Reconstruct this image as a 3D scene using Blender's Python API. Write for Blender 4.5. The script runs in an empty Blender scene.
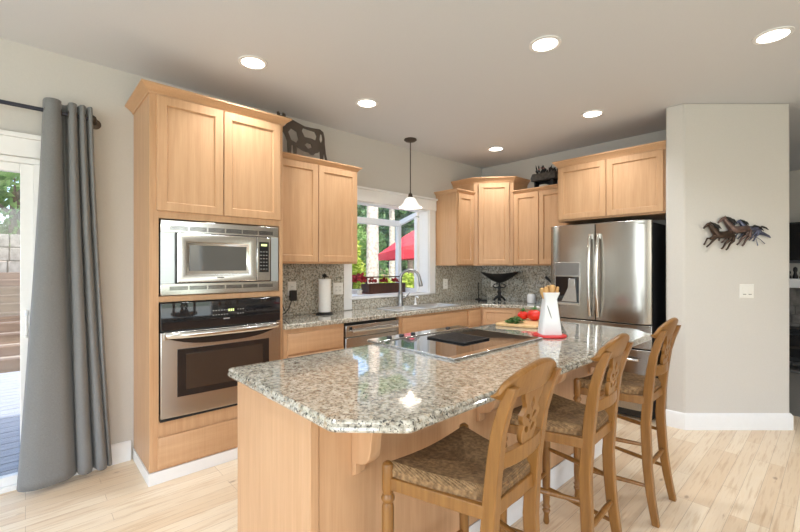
import bpy, bmesh, math, random
from mathutils import Vector, Matrix
R = math.radians
PI = math.pi
random.seed(7)
S = bpy.context.scene
COL = S.collection

# ------------------------------------------------------------------ camera
YAW = math.atan(440 / 406)
cam = bpy.data.cameras.new('camera')
cam.lens = 36 * 406 / 800
cam.sensor_width = 36
cam.clip_start = 0.05
co = bpy.data.objects.new('camera', cam)
COL.objects.link(co)
co.location = (0, 0, 1.37)
co.rotation_euler = (R(90), 0, YAW)
S.camera = co

# ------------------------------------------------------------------ light, world, exposure
S.view_settings.view_transform = 'Standard'
S.view_settings.look = 'None'
S.view_settings.gamma = 1
S.view_settings.use_curve_mapping = False
S.view_settings.exposure = 0.1
S.cycles.use_denoising = True
S.cycles.max_bounces = 10
S.cycles.diffuse_bounces = 6
S.cycles.transparent_max_bounces = 12
S.cycles.sample_clamp_indirect = 6

wd = bpy.data.worlds.new('sky')
S.world = wd
wd.use_nodes = True
wt = wd.node_tree
sky = wt.nodes.new('ShaderNodeTexSky')
sky.sky_type = 'NISHITA'
sky.sun_disc = False
sky.sun_elevation = R(52)
sky.sun_rotation = R(120)
sky.air_density = 1.0
sky.dust_density = 2.5
sky.ozone_density = 0.6
WORLD_STRENGTH = 0.5
wt.nodes['Background'].inputs[1].default_value = WORLD_STRENGTH
wt.links.new(sky.outputs[0], wt.nodes['Background'].inputs[0])

SUN_STRENGTH = 5.0
sl = bpy.data.lights.new('sun', 'SUN')
sl.energy = SUN_STRENGTH
sl.angle = R(1.0)
sl.color = (1, .95, .87)
so = bpy.data.objects.new('sun', sl)
COL.objects.link(so)
# the sun stands high behind the house (+x), so it falls on the garden and not into the kitchen
so.rotation_euler = Vector((-.62, .22, -.95)).to_track_quat('-Z', 'Y').to_euler()

# added fill panels at the rear and side wall openings, out of view
def area(name, loc, d, sx, sy, e, col):
    l = bpy.data.lights.new(name, 'AREA')
    l.shape = 'RECTANGLE'; l.size = sx; l.size_y = sy; l.energy = e; l.color = col
    o = bpy.data.objects.new(name, l); COL.objects.link(o)
    o.location = loc
    o.rotation_euler = Vector(d).to_track_quat('-Z', 'Y').to_euler()
    return o
area('rear_fill', (.2, -3.1, 1.45), (0, 1, 0), 4.6, 2.1, 95, (.76, .89, 1))
area('side_fill', (3.9, .6, 1.45), (-1, 0, 0), 4.6, 2.1, 30, (.78, .90, 1))
SPOT_W = 44
SPOT_COL = (.93, .97, 1)

# ------------------------------------------------------------------ materials
def new_mat(name):
    m = bpy.data.materials.new(name); m.use_nodes = True
    nt = m.node_tree
    return m, nt, nt.nodes['Principled BSDF']
def L(nt, a, b): nt.links.new(a, b)
def ramp(nt, stops, fac, interp='LINEAR'):
    r = nt.nodes.new('ShaderNodeValToRGB'); r.color_ramp.interpolation = interp
    e = r.color_ramp.elements
    while len(e) < len(stops): e.new(.5)
    for i, (p, c) in enumerate(stops):
        e[i].position = p; e[i].color = (*c, 1)
    L(nt, fac, r.inputs[0]); return r
def coords(nt, scale=(1, 1, 1), rot=(0, 0, 0)):
    tc = nt.nodes.new('ShaderNodeTexCoord'); mp = nt.nodes.new('ShaderNodeMapping')
    mp.inputs['Scale'].default_value = scale; mp.inputs['Rotation'].default_value = rot
    L(nt, tc.outputs['Object'], mp.inputs[0]); return mp.outputs[0]
def noise(nt, v, scale, detail=3, rough=.5):
    n = nt.nodes.new('ShaderNodeTexNoise'); n.inputs['Scale'].default_value = scale
    n.inputs['Detail'].default_value = detail; n.inputs['Roughness'].default_value = rough
    L(nt, v, n.inputs['Vector']); return n
def bump(nt, h, bsdf, strength=.2, dist=.002):
    b = nt.nodes.new('ShaderNodeBump'); b.inputs['Strength'].default_value = strength
    b.inputs['Distance'].default_value = dist
    L(nt, h, b.inputs['Height']); L(nt, b.outputs[0], bsdf.inputs['Normal'])
def srgb(r, g, b):
    f = lambda c: (c / 255 / 12.92) if c / 255 <= .04045 else ((c / 255 + .055) / 1.055) ** 2.4
    return (f(r), f(g), f(b))
def plain(name, col, rough=.5, metal=0, bump_s=0, var=.06, spec=None, scale=25):
    m, nt, b = new_mat(name)
    n = noise(nt, coords(nt), scale, 3)
    lo = tuple(c * (1 - var) for c in col); hi = tuple(min(1, c * (1 + var)) for c in col)
    r = ramp(nt, [(.3, lo), (.7, hi)], n.outputs[0]); L(nt, r.outputs[0], b.inputs['Base Color'])
    b.inputs['Roughness'].default_value = rough; b.inputs['Metallic'].default_value = metal
    if spec is not None: b.inputs['Specular IOR Level'].default_value = spec
    if bump_s: bump(nt, n.outputs[0], b, bump_s)
    return m
def wood(name, dark, light, rough=.38, scale=(9, 9, .7), detail=5, axis=None):
    m, nt, b = new_mat(name)
    v = coords(nt, scale)
    n1 = noise(nt, v, 3.0, detail, .6)
    n2 = noise(nt, coords(nt, (60, 60, 2.2)), 2.0, 2)
    mx = nt.nodes.new('ShaderNodeMath'); mx.operation = 'MULTIPLY_ADD'
    L(nt, n2.outputs[0], mx.inputs[0]); mx.inputs[1].default_value = .35; 
    ad = nt.nodes.new('ShaderNodeMath'); ad.operation = 'MULTIPLY'; L(nt, n1.outputs[0], ad.inputs[0]); ad.inputs[1].default_value = .75
    L(nt, ad.outputs[0], mx.inputs[2])
    r = ramp(nt, [(.32, dark), (.72, light)], mx.outputs[0]); L(nt, r.outputs[0], b.inputs['Base Color'])
    b.inputs['Roughness'].default_value = rough
    return m
def emis(name, col, s):
    m, nt, b = new_mat(name)
    b.inputs['Base Color'].default_value = (*col, 1); b.inputs['Emission Color'].default_value = (*col, 1)
    b.inputs['Emission Strength'].default_value = s; return m

M = {}
M['wall'] = plain('greige_wall_paint', srgb(207, 203, 197), .75, var=.015, bump_s=.03, scale=90)
M['ceiling'] = plain('ceiling_paint', srgb(213, 215, 219), .8, var=.012, bump_s=.05, scale=120)
M['trim'] = plain('white_trim_paint', srgb(238, 238, 238), .35, var=.01)
M['maple'] = wood('maple', srgb(190, 147, 108), srgb(207, 166, 127))
M['maple_h'] = wood('maple_horizontal', srgb(190, 147, 108), srgb(207, 166, 127), scale=(.7, .7, 9))
M['oak'] = wood('honey_oak', srgb(120, 79, 34), srgb(152, 107, 54), .33, (14, 14, 1.2))
M['board'] = wood('board_wood', srgb(205, 160, 105), srgb(230, 195, 145), .5)
M['darkwood'] = wood('dark_box_wood', srgb(48, 26, 18), srgb(78, 44, 30), .4)
M['handlewood'] = wood('pale_handle_wood', srgb(190, 140, 80), srgb(222, 178, 115), .45)
M['black'] = plain('black_plastic', (.012, .012, .013), .35)
M['fridgeside'] = plain('black_fridge_side', (.008, .008, .01), .5)
M['iron'] = plain('black_cast_iron', (.010, .010, .011), .5, .2)
M['bronze'] = plain('dark_bronze', srgb(88, 78, 70), .45, .6)
M['rodmetal'] = plain('rod_metal', srgb(58, 60, 72), .35, .6)
M['white_ceramic'] = plain('white_ceramic', srgb(236, 236, 236), .25, var=.01)
M['paper'] = plain('paper_towel', srgb(240, 238, 234), .9, var=.02, bump_s=.2, scale=60)
M['plate'] = plain('outlet_plastic', srgb(232, 230, 224), .4, var=.01)
M['slot'] = plain('outlet_slot', srgb(120, 118, 112), .6)
M['red'] = plain('red_silicone', srgb(205, 38, 40), .35)
M['tomato'] = plain('tomato_skin', srgb(214, 40, 22), .22, var=.15, scale=12)
M['herb'] = plain('herb_leaf', srgb(58, 112, 38), .5, var=.4, scale=40)
M['cream'] = plain('cream_glaze', srgb(214, 206, 190), .4)
M['dark_paint'] = plain('weathered_dark_metal', srgb(74, 70, 66), .7, .2, var=.5, scale=40)
M['flower'] = plain('dried_pink_flower', srgb(150, 112, 108), .8, var=.2)
M['stone'] = plain('grey_stone', srgb(120, 116, 112), .9, var=.4, bump_s=.6, scale=9)
M['carpet'] = plain('grey_carpet', srgb(128, 124, 118), .95, var=.12, bump_s=.4, scale=160)
M['umb'] = plain('red_canvas', srgb(205, 46, 60), .8, var=.05)
M['deckwood'] = wood('grey_deck', srgb(128, 132, 140), srgb(168, 172, 180), .7, (8, .8, 8))
M['bark'] = plain('pale_bark', srgb(186, 176, 162), .95, var=.35, bump_s=.8, scale=14)
M['bark_dark'] = plain('dark_bark', srgb(110, 96, 84), .95, var=.35, bump_s=.8, scale=14)
M['timber'] = wood('retaining_timber', srgb(64, 50, 42), srgb(112, 92, 78), .9, (3, .5, 9))
M['soil'] = plain('bark_mulch', srgb(140, 116, 90), .95, var=.45, bump_s=.6, scale=12)
M['mulch_pale'] = plain('pale_gravel', srgb(150, 140, 128), .95, var=.3, bump_s=.5, scale=14)
M['lawn'] = plain('lawn', srgb(120, 132, 84), .95, var=.4, bump_s=.6, scale=20)
M['dispenser_dark'] = plain('dispenser_recess', srgb(70, 70, 72), .4, .3)
M['seam'] = plain('dark_seam', (.01, .01, .01), .8)
M['petal'] = plain('red_petals', srgb(150, 34, 40), .7, var=.4, scale=50)
M['housewall'] = plain('pale_siding', srgb(226, 224, 220), .8)

def foliage(name, cols):
    m, nt, b = new_mat(name)
    n = noise(nt, coords(nt), 2.6, 4, .7)
    r = ramp(nt, [(.25 + .5 * i / (len(cols) - 1), c) for i, c in enumerate(cols)], n.outputs[0])
    L(nt, r.outputs[0], b.inputs['Base Color'])
    b.inputs['Roughness'].default_value = .6
    t = nt.nodes.new('ShaderNodeBsdfTranslucent'); L(nt, r.outputs[0], t.inputs[0])
    mx = nt.nodes.new('ShaderNodeMixShader'); mx.inputs[0].default_value = .4
    L(nt, b.outputs[0], mx.inputs[1]); L(nt, t.outputs[0], mx.inputs[2])
    L(nt, mx.outputs[0], nt.nodes['Material Output'].inputs[0])
    return m
M['leaf'] = foliage('green_leaves', [srgb(70, 108, 52), srgb(136, 176, 104), srgb(196, 218, 158)])
M['leaf_y'] = foliage('yellow_green_leaves', [srgb(120, 150, 40), srgb(190, 205, 90), srgb(226, 224, 150)])
M['leaf_d'] = foliage('dark_green_leaves', [srgb(46, 74, 44), srgb(100, 136, 84), srgb(150, 178, 130)])

def steel(name, col, rough, aniso_axis=(1, 1, 90), var=.08):
    m, nt, b = new_mat(name)
    n = noise(nt, coords(nt, aniso_axis), 6, 2)
    r = ramp(nt, [(.3, tuple(c * (1 - var) for c in col)), (.7, col)], n.outputs[0])
    L(nt, r.outputs[0], b.inputs['Base Color'])
    b.inputs['Metallic'].default_value = 1; b.inputs['Roughness'].default_value = rough
    b.inputs['Anisotropic'].default_value = .5
    return m
M['steel'] = steel('brushed_steel', srgb(200, 198, 194), .27)
M['steel_v'] = steel('brushed_steel_fridge', srgb(170, 165, 158), .22, (90, 90, 1))
M['chrome'] = steel('polished_steel', srgb(224, 222, 218), .14)
M['sinksteel'] = steel('satin_sink_steel', srgb(232, 232, 230), .42)
M['nickel'] = steel('brushed_nickel', srgb(150, 149, 148), .3)
M['aluminium'] = steel('pale_steel', srgb(214, 220, 224), .32)

def bglass(name, col, rough=.04):
    m, nt, b = new_mat(name)
    n = noise(nt, coords(nt), 3, 1); r = ramp(nt, [(.4, col), (.6, tuple(c * 1.1 for c in col))], n.outputs[0])
    L(nt, r.outputs[0], b.inputs['Base Color'])
    b.inputs['Roughness'].default_value = rough; b.inputs['Coat Weight'].default_value = .6; b.inputs['Coat Roughness'].default_value = .02
    return m
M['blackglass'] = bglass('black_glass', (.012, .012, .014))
M['ovenglass'] = bglass('oven_window_glass', srgb(58, 48, 42))
M['mwglass'] = bglass('microwave_window_glass', srgb(92, 92, 90))
M['cookglass'] = bglass('cooktop_glass', (.03, .028, .027))
M['cookglass'].node_tree.nodes['Principled BSDF'].inputs['Specular IOR Level'].default_value = 1.0

m, nt, b = new_mat('window_glass'); M['glass'] = m
tr = nt.nodes.new('ShaderNodeBsdfTransparent'); tr.inputs[0].default_value = (.97, .98, .98, 1)
gl = nt.nodes.new('ShaderNodeBsdfGlossy'); gl.inputs['Roughness'].default_value = .01
mx = nt.nodes.new('ShaderNodeMixShader'); mx.inputs[0].default_value = .05; L(nt, tr.outputs[0], mx.inputs[1]); L(nt, gl.outputs[0], mx.inputs[2])
L(nt, mx.outputs[0], nt.nodes['Material Output'].inputs[0])

def granite(name, dull=0.0):
    m, nt, b = new_mat(name)
    v = coords(nt)
    n1 = noise(nt, v, 46, 5, .65)
    base = ramp(nt, [(.30, srgb(104, 101, 92)), (.42, srgb(156, 150, 137)), (.52, srgb(194, 189, 175)), (.70, srgb(218, 214, 203))], n1.outputs[0])
    n2 = noise(nt, v, 88, 4, .7)
    spk = ramp(nt, [(.545, (0, 0, 0)), (.61, (1, 1, 1))], n2.outputs[0])
    n4 = noise(nt, coords(nt, (1, 1, 1), (.4, .2, .7)), 48, 3, .6)
    tan = ramp(nt, [(.54, (0, 0, 0)), (.66, (.45, .45, .45))], n4.outputs[0])
    m1 = nt.nodes.new('ShaderNodeMixRGB'); L(nt, tan.outputs[0], m1.inputs[0]); L(nt, base.outputs[0], m1.inputs[1]); m1.inputs[2].default_value = (*srgb(170, 142, 108), 1)
    m2 = nt.nodes.new('ShaderNodeMixRGB'); L(nt, spk.outputs[0], m2.inputs[0]); L(nt, m1.outputs[0], m2.inputs[1]); m2.inputs[2].default_value = (*srgb(58, 56, 54), 1)
    out = m2.outputs[0]
    if dull:
        m3 = nt.nodes.new('ShaderNodeMixRGB'); m3.blend_type = 'MULTIPLY'; m3.inputs[0].default_value = 1
        L(nt, out, m3.inputs[1]); m3.inputs[2].default_value = (1 - dull, 1 - dull * 1.02, 1 - dull * 1.1, 1); out = m3.outputs[0]
    L(nt, out, b.inputs['Base Color'])
    b.inputs['Roughness'].default_value = .06; b.inputs['Specular IOR Level'].default_value = .6; b.inputs['Coat Weight'].default_value = .7; b.inputs['Coat Roughness'].default_value = .02
    return m
M['granite'] = granite('speckled_granite')

# maple plank floor, boards running along y
m, nt, b = new_mat('maple_plank_floor'); M['floor'] = m
v = coords(nt, (1, 1, 1), (0, 0, R(90)))
br = nt.nodes.new('ShaderNodeTexBrick'); L(nt, v, br.inputs['Vector'])
br.offset = .37; br.offset_frequency = 3; br.inputs['Scale'].default_value = 1
br.inputs['Brick Width'].default_value = .95; br.inputs['Row Height'].default_value = .083
br.inputs['Mortar Size'].default_value = .0012; br.inputs['Mortar Smooth'].default_value = .3; br.inputs['Bias'].default_value = -.1
br.inputs['Color1'].default_value = (*srgb(246, 228, 202), 1); br.inputs['Color2'].default_value = (*srgb(232, 206, 174), 1)
br.inputs['Mortar'].default_value = (*srgb(198, 174, 147), 1)
g = noise(nt, coords(nt, (22, 1.3, 1)), 2.5, 5, .6)
gr = ramp(nt, [(.3, srgb(226, 210, 190)), (.5, (1, 1, 1)), (.75, srgb(250, 244, 234))], g.outputs[0])
mm = nt.nodes.new('ShaderNodeMixRGB'); mm.blend_type = 'MULTIPLY'; mm.inputs[0].default_value = .8
L(nt, br.outputs[0], mm.inputs[1]); L(nt, gr.outputs[0], mm.inputs[2])
k = noise(nt, coords(nt, (7, 1.1, 1)), 2.2, 4, .7)
kr = ramp(nt, [(.66, (0, 0, 0)), (.76, (.6, .6, .6))], k.outputs[0])
m2 = nt.nodes.new('ShaderNodeMixRGB'); L(nt, kr.outputs[0], m2.inputs[0]); L(nt, mm.outputs[0], m2.inputs[1]); m2.inputs[2].default_value = (*srgb(168, 124, 86), 1)
kn = nt.nodes.new('ShaderNodeTexVoronoi'); kn.inputs['Scale'].default_value = 1.0; L(nt, coords(nt, (5.5, 2.6, 1)), kn.inputs['Vector'])
knr = ramp(nt, [(.03, (.55, .55, .55)), (.075, (0, 0, 0))], kn.outputs['Distance'])
m3 = nt.nodes.new('ShaderNodeMixRGB'); L(nt, knr.outputs[0], m3.inputs[0]); L(nt, m2.outputs[0], m3.inputs[1]); m3.inputs[2].default_value = (*srgb(138, 98, 66), 1)
L(nt, m3.outputs[0], b.inputs['Base Color']); b.inputs['Roughness'].default_value = .34

# curtain cloth
m, nt, b = new_mat('grey_curtain_cloth'); M['curtain'] = m
n = noise(nt, coords(nt, (140, 140, 900)), 1.0, 2); r = ramp(nt, [(.3, srgb(112, 113, 113)), (.7, srgb(131, 131, 131))], n.outputs[0])
L(nt, r.outputs[0], b.inputs['Base Color']); b.inputs['Roughness'].default_value = .85; b.inputs['Sheen Weight'].default_value = .2
bump(nt, n.outputs[0], b, .15)

# rush seat: woven cords parallel to the nearest edge, meeting on the diagonals
m, nt, b = new_mat('woven_rush'); M['rush'] = m
tc = nt.nodes.new('ShaderNodeTexCoord'); sx = nt.nodes.new('ShaderNodeSeparateXYZ'); L(nt, tc.outputs['Object'], sx.inputs[0])
def mth(op, a, bb=None):
    q = nt.nodes.new('ShaderNodeMath'); q.operation = op
    for i, z in enumerate((a, bb)):
        if z is None: continue
        if isinstance(z, (int, float)): q.inputs[i].default_value = z
        else: L(nt, z, q.inputs[i])
    return q.outputs[0]
ax = mth('DIVIDE', mth('ABSOLUTE', sx.outputs[0]), .20); ay = mth('DIVIDE', mth('ABSOLUTE', sx.outputs[1]), .225)
mxv = mth('MAXIMUM', ax, ay)
st = mth('SINE', mth('MULTIPLY', mxv, 260))
nn = noise(nt, coords(nt), 70, 3)
fac = mth('ADD', mth('MULTIPLY', st, .07), nn.outputs[0])
diag = mth('GREATER_THAN', ax, ay)
ra = ramp(nt, [(.3, srgb(110, 82, 52)), (.7, srgb(164, 130, 90))], fac)
rb = ramp(nt, [(.3, srgb(100, 74, 46)), (.7, srgb(150, 116, 78))], fac)
mxx = nt.nodes.new('ShaderNodeMixRGB'); L(nt, diag, mxx.inputs[0]); L(nt, ra.outputs[0], mxx.inputs[1]); L(nt, rb.outputs[0], mxx.inputs[2])
L(nt, mxx.outputs[0], b.inputs['Base Color']); b.inputs['Roughness'].default_value = .8
bump(nt, st, b, .5, .003)

M['lens'] = emis('downlight_lens', (1, .93, .82), 9)
M['shade'] = emis('frosted_glass_shade', (1, .97, .93), .75)
M['clock'] = emis('oven_clock_digits', (.75, .85, .35), .9)
M['keys'] = plain('panel_legends', srgb(150, 150, 146), .5)

# ------------------------------------------------------------------ mesh helpers
def BM(): return bmesh.new()
def box(bm, x0, x1, y0, y1, z0, z1):
    vs = [bm.verts.new((x, y, z)) for x in (x0, x1) for y in (y0, y1) for z in (z0, z1)]
    for f in ((0, 1, 3, 2), (4, 6, 7, 5), (0, 4, 5, 1), (2, 3, 7, 6), (0, 2, 6, 4), (1, 5, 7, 3)):
        bm.faces.new([vs[i] for i in f])
def bx(*a):
    bm = BM(); box(bm, *a); return bm
def loops(bm, ls, cap0=True, cap1=True, closed=False):
    rows = [[bm.verts.new(p) for p in l] for l in ls]
    n = len(rows[0])
    pairs = list(zip(rows, rows[1:])) + ([(rows[-1], rows[0])] if closed else [])
    for a, c in pairs:
        for i in range(n):
            j = (i + 1) % n
            bm.faces.new((a[i], a[j], c[j], c[i]))
    if not closed:
        if cap0: bm.faces.new(rows[0][::-1])
        if cap1: bm.faces.new(rows[-1])
def frames(pts):
    pts = [Vector(p) for p in pts]; out = []
    prev = None
    for i, p in enumerate(pts):
        t = (pts[min(i + 1, len(pts) - 1)] - pts[max(i - 1, 0)]).normalized()
        if prev is None:
            a = Vector((0, 0, 1)) if abs(t.z) < .9 else Vector((1, 0, 0))
            u = t.cross(a).normalized()
        else:
            u = (prev - t * prev.dot(t)).normalized()
        prev = u; out.append((p, u, t.cross(u).normalized()))
    return out
def tube(bm, pts, r, seg=10, flat=None):
    fr = frames(pts); ls = []
    for i, (p, u, w) in enumerate(fr):
        rr = r[i] if isinstance(r, (list, tuple)) else r
        ls.append([p + u * math.cos(2 * PI * k / seg) * rr + w * math.sin(2 * PI * k / seg) * rr for k in range(seg)])
    loops(bm, ls)
def ring(bm, c, rad, r, axis='x', seg=20, s2=6):
    c = Vector(c); ls = []
    for i in range(seg):
        a = 2 * PI * i / seg
        d = {'x': Vector((0, math.cos(a), math.sin(a))), 'y': Vector((math.cos(a), 0, math.sin(a))), 'z': Vector((math.cos(a), math.sin(a), 0))}[axis]
        n = {'x': Vector((1, 0, 0)), 'y': Vector((0, 1, 0)), 'z': Vector((0, 0, 1))}[axis]
        ls.append([c + d * (rad + r * math.cos(2 * PI * k / s2)) + n * r * math.sin(2 * PI * k / s2) for k in range(s2)])
    loops(bm, ls, closed=True)
def lathe(bm, prof, c=(0, 0), seg=24, cap0=True, cap1=True):
    loops(bm, [[(c[0] + r * math.cos(2 * PI * k / seg), c[1] + r * math.sin(2 * PI * k / seg), z) for k in range(seg)] for r, z in prof], cap0, cap1)
def rot_lathe(bm, prof, origin, axis, seg=20):
    o = Vector(origin); a = Vector(axis).normalized()
    u = a.cross(Vector((0, 0, 1)) if abs(a.z) < .9 else Vector((1, 0, 0))).normalized(); w = a.cross(u)
    loops(bm, [[o + a * z + (u * math.cos(2 * PI * k / seg) + w * math.sin(2 * PI * k / seg)) * r for k in range(seg)] for r, z in prof])
def prism(bm, poly, o, ux, uy, un, depth, holes=()):
    o, ux, uy, un = Vector(o), Vector(ux), Vector(uy), Vector(un)
    allr = [poly] + list(holes); edges = []; rims = []
    for rr in allr:
        vs = [bm.verts.new(o + ux * a + uy * c) for a, c in rr]
        rims.append(vs)
        edges += [bm.edges.new((vs[i], vs[(i + 1) % len(vs)])) for i in range(len(vs))]
    res = bmesh.ops.triangle_fill(bm, use_beauty=True, use_dissolve=False, edges=edges)
    faces = [f for f in res['geom'] if isinstance(f, bmesh.types.BMFace)]
    mp = {}
    for vs in rims:
        for v in vs: mp[v] = bm.verts.new(v.co + un * depth)
    for f in faces: bm.faces.new([mp[v] for v in reversed(f.verts)])
    for vs in rims:
        for i in range(len(vs)):
            a, c = vs[i], vs[(i + 1) % len(vs)]
            bm.faces.new((a, c, mp[c], mp[a]))
def ellipsoid(bm, c, r, seg=16, rows=10, rot=None):
    c = Vector(c)
    for i in range(rows):
        pass
    ls = []
    for i in range(rows + 1):
        t = PI * (i + .02 * (1 if i == 0 else (-1 if i == rows else 0))) / rows
        row = []
        for k in range(seg):
            a = 2 * PI * k / seg
            p = Vector((r[0] * math.sin(t) * math.cos(a), r[1] * math.sin(t) * math.sin(a), r[2] * math.cos(t)))
            if rot is not None: p = rot @ p
            row.append(c + p)
        ls.append(row)
    loops(bm, ls)
def inset2d(poly, d):
    n = len(poly); out = []
    area2 = sum(poly[i][0] * poly[(i + 1) % n][1] - poly[(i + 1) % n][0] * poly[i][1] for i in range(n))
    s = 1 if area2 > 0 else -1
    for i in range(n):
        p0, p1, p2 = Vector(poly[i - 1]), Vector(poly[i]), Vector(poly[(i + 1) % n])
        e1 = (p1 - p0).normalized(); e2 = (p2 - p1).normalized()
        n1 = Vector((-e1.y, e1.x)) * s; n2 = Vector((-e2.y, e2.x)) * s
        bi = n1 + n2; bi = bi / max(bi.dot(n1), .2)
        q = p1 + bi * d; out.append((q.x, q.y))
    return out
def slab(bm, poly, prof):
    loops(bm, [[(x, y, z) for x, y in (inset2d(poly, d) if abs(d) > 1e-9 else poly)] for d, z in prof])
def sweep(bm, path, prof, side=1):
    """profile (out, z) swept along an open horizontal path with mitred corners"""
    P = [Vector(p) for p in path]; ls = []
    for i, p in enumerate(P):
        ns = []
        if i > 0:
            e = (P[i] - P[i - 1]).normalized(); ns.append(Vector((e.y, -e.x)) * side)
        if i < len(P) - 1:
            e = (P[i + 1] - P[i]).normalized(); ns.append(Vector((e.y, -e.x)) * side)
        bi = sum(ns, Vector((0, 0))); bi = bi / bi.dot(ns[0])
        ls.append([(p.x + bi.x * o, p.y + bi.y * o, z) for o, z in prof])
    loops(bm, ls)

def worldloc(o):
    v = Vector((0, 0, 0))
    while o: v += o.location; o = o.parent
    return v
def obj(name, bm, mat, parent=None, bevel=0, smooth=True, seg=2):
    bmesh.ops.recalc_face_normals(bm, faces=bm.faces)
    sh = worldloc(parent)
    if sh.length: bmesh.ops.translate(bm, vec=-sh, verts=bm.verts)
    if smooth:
        for f in bm.faces: f.smooth = True
        for e in bm.edges:
            if len(e.link_faces) == 2 and e.calc_face_angle(0) > R(32): e.smooth = False
    me = bpy.data.meshes.new(name); bm.to_mesh(me); bm.free()
    me.materials.append(M[mat] if isinstance(mat, str) else mat)
    o = bpy.data.objects.new(name, me); COL.objects.link(o)
    if parent: o.parent = parent
    if bevel:
        bv = o.modifiers.new('bevel', 'BEVEL'); bv.width = bevel; bv.segments = seg; bv.limit_method = 'ANGLE'; bv.angle_limit = R(40)
    return o
def tag(o, label, cat, group=None):
    o['label'] = label; o['category'] = cat
    if group: o['group'] = group
    return o
def thing(name, loc, label, cat, group=None):
    o = bpy.data.objects.new(name, None); COL.objects.link(o); o.location = loc; o.empty_display_size = .1
    return tag(o, label, cat, group)
def struct(name, bm, mat, bevel=0, parent=None):
    o = obj(name, bm, mat, parent, bevel)
    if parent is None: o['kind'] = 'structure'
    return o
def struct_root(name, loc=(0, 0, 0)):
    o = bpy.data.objects.new(name, None); COL.objects.link(o); o.location = loc; o['kind'] = 'structure'; return o

# ------------------------------------------------------------------ the room
W = -3.408      # window wall plane
B = 4.71        # back wall plane
CZ = 2.735      # ceiling
struct('floor', bx(W - .15, 4.2, -3.2, 5.17, -.10, 0), 'floor')
struct('ceiling', bx(W - .15, 4.2, -3.2, 8.4, CZ, CZ + .12), 'ceiling')
# window wall with the garden-window and sliding-door openings
WY0, WY1, WZ0, WZ1 = 2.46, 3.618, 1.045, 2.05      # garden window
DY0, DY1, DZ1 = -1.85, .068, 2.04                  # sliding door
bm = BM(); T = W - .15
box(bm, T, W, -3.2, DY0, 0, CZ); box(bm, T, W, DY0, DY1, DZ1, CZ); box(bm, T, W, DY1, WY0, 0, CZ)
box(bm, T, W, WY0, WY1, 0, WZ0); box(bm, T, W, WY0, WY1, WZ1, CZ); box(bm, T, W, WY1, 8.4, 0, CZ)
struct('wall_left', bm, 'wall')
PLx, PLy = -1.019, 4.054; PMx, PMy = -.885, 4.061; PRx, PRy = -.284, 4.709
bm = BM(); box(bm, W, PLx, B, B + .12, 0, CZ); struct('wall_back', bm, 'wall')
bm = BM(); loops(bm, [[(PLx, PLy, z), (PMx, PMy, z), (PRx, PRy, z), (PRx - .09, PRy + .12, z), (PLx, B + .12, z)] for z in (0, CZ)])
struct('wall_corner', bm, 'wall', bevel=.012)
bm = BM()
for a in ((-3.2, -2.1), (2.5, 4.2)): box(bm, a[0] if a[0] > -3 else W - .15, a[1], -3.2, -3.08, 0, CZ)
box(bm, -2.1, 2.5, -3.2, -3.08, 0, .4); box(bm, -2.1, 2.5, -3.2, -3.08, 2.5, CZ); struct('wall_rear', bm, 'wall')
bm = BM(); box(bm, 4.08, 4.2, -3.08, -1.7, 0, CZ); box(bm, 4.08, 4.2, 2.9, 8.4, 0, CZ); box(bm, 4.08, 4.2, -1.7, 2.9, 0, .4); box(bm, 4.08, 4.2, -1.7, 2.9, 2.5, CZ)
struct('wall_right', bm, 'wall')
BBP = [(0, 0), (.016, 0), (.016, .115), (.010, .128), (.004, .136), (0, .138)]
bm = BM(); sweep(bm, [(W, .17), (W, .548)], BBP); struct('baseboard_left', bm, 'trim')
bm = BM(); sweep(bm, [(PLx, PLy), (PMx, PMy), (PRx, PRy), (PRx - .09, PRy + .12)], BBP); struct('baseboard_corner', bm, 'trim')
# living room beyond
struct('floor_living', bx(W, 4.2, 5.17, 8.4, -.10, .004), 'carpet')
struct('wall_living', bx(W, 4.08, 8.1, 8.4, 0, CZ), 'wall')

# window 1: garden (bay) window
w1 = struct_root('window_1', (W, WY0, WZ0))
BX = -3.90       # front of the bay
ZF = 1.955       # front height of the bay
bm = BM()
box(bm, BX - .03, W, WY0, WY1, WZ0 - .03, WZ0 - .001)                # seat board
obj('window_seat', bm, 'trim', w1)
bm = BM()
# front sash: bottom rail, top rail, posts
box(bm, BX - .03, BX + .03, WY0 + .02, WY1 - .02, WZ0 - .001, WZ0 + .05)
box(bm, BX - .03, BX + .03, WY0 + .02, WY1 - .02, ZF - .075, ZF)
for y in (WY0 + .02, WY1 - .075): box(bm, BX - .03, BX + .03, y, y + .055, WZ0 + .05, ZF - .075)
obj('front_frame', bm, 'trim', w1, .004)
for y in (WY0 + .0, WY1 - .05):
    bm = BM()
    s0, s1 = y, y + .05
    xa, xb = BX + .03, W - .15
    box(bm, xa, xb, s0, s1, WZ0 - .001, WZ0 + .045)
    box(bm, xb - .05, xb, s0, s1, WZ0 + .0452, WZ1 - .075)
    # sloping head of the side light
    loops(bm, [[(xa - .03, s0, ZF - .06), (xa - .03, s1, ZF - .06), (xa - .03, s1, ZF), (xa - .03, s0, ZF)],
               [(xb, s0, WZ1 - .06), (xb, s1, WZ1 - .06), (xb, s1, WZ1), (xb, s0, WZ1)]])
    obj('side_frame', bm, 'trim', w1, .003)
bm = BM()
box(bm, W - .15, W, WY0 + .002, WY0 + .012, WZ0, WZ1); box(bm, W - .15, W, WY1 - .012, WY1 - .002, WZ0, WZ1); box(bm, W - .15, W, WY0 + .0125, WY1 - .0125, WZ1 - .012, WZ1 - .002)
obj('jamb', bm, 'trim', w1)
bm = BM(); box(bm, BX - .003, BX + .003, WY0 + .07, WY1 - .07, WZ0 + .05, ZF - .075); obj('front_pane', bm, 'glass', w1)
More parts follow.
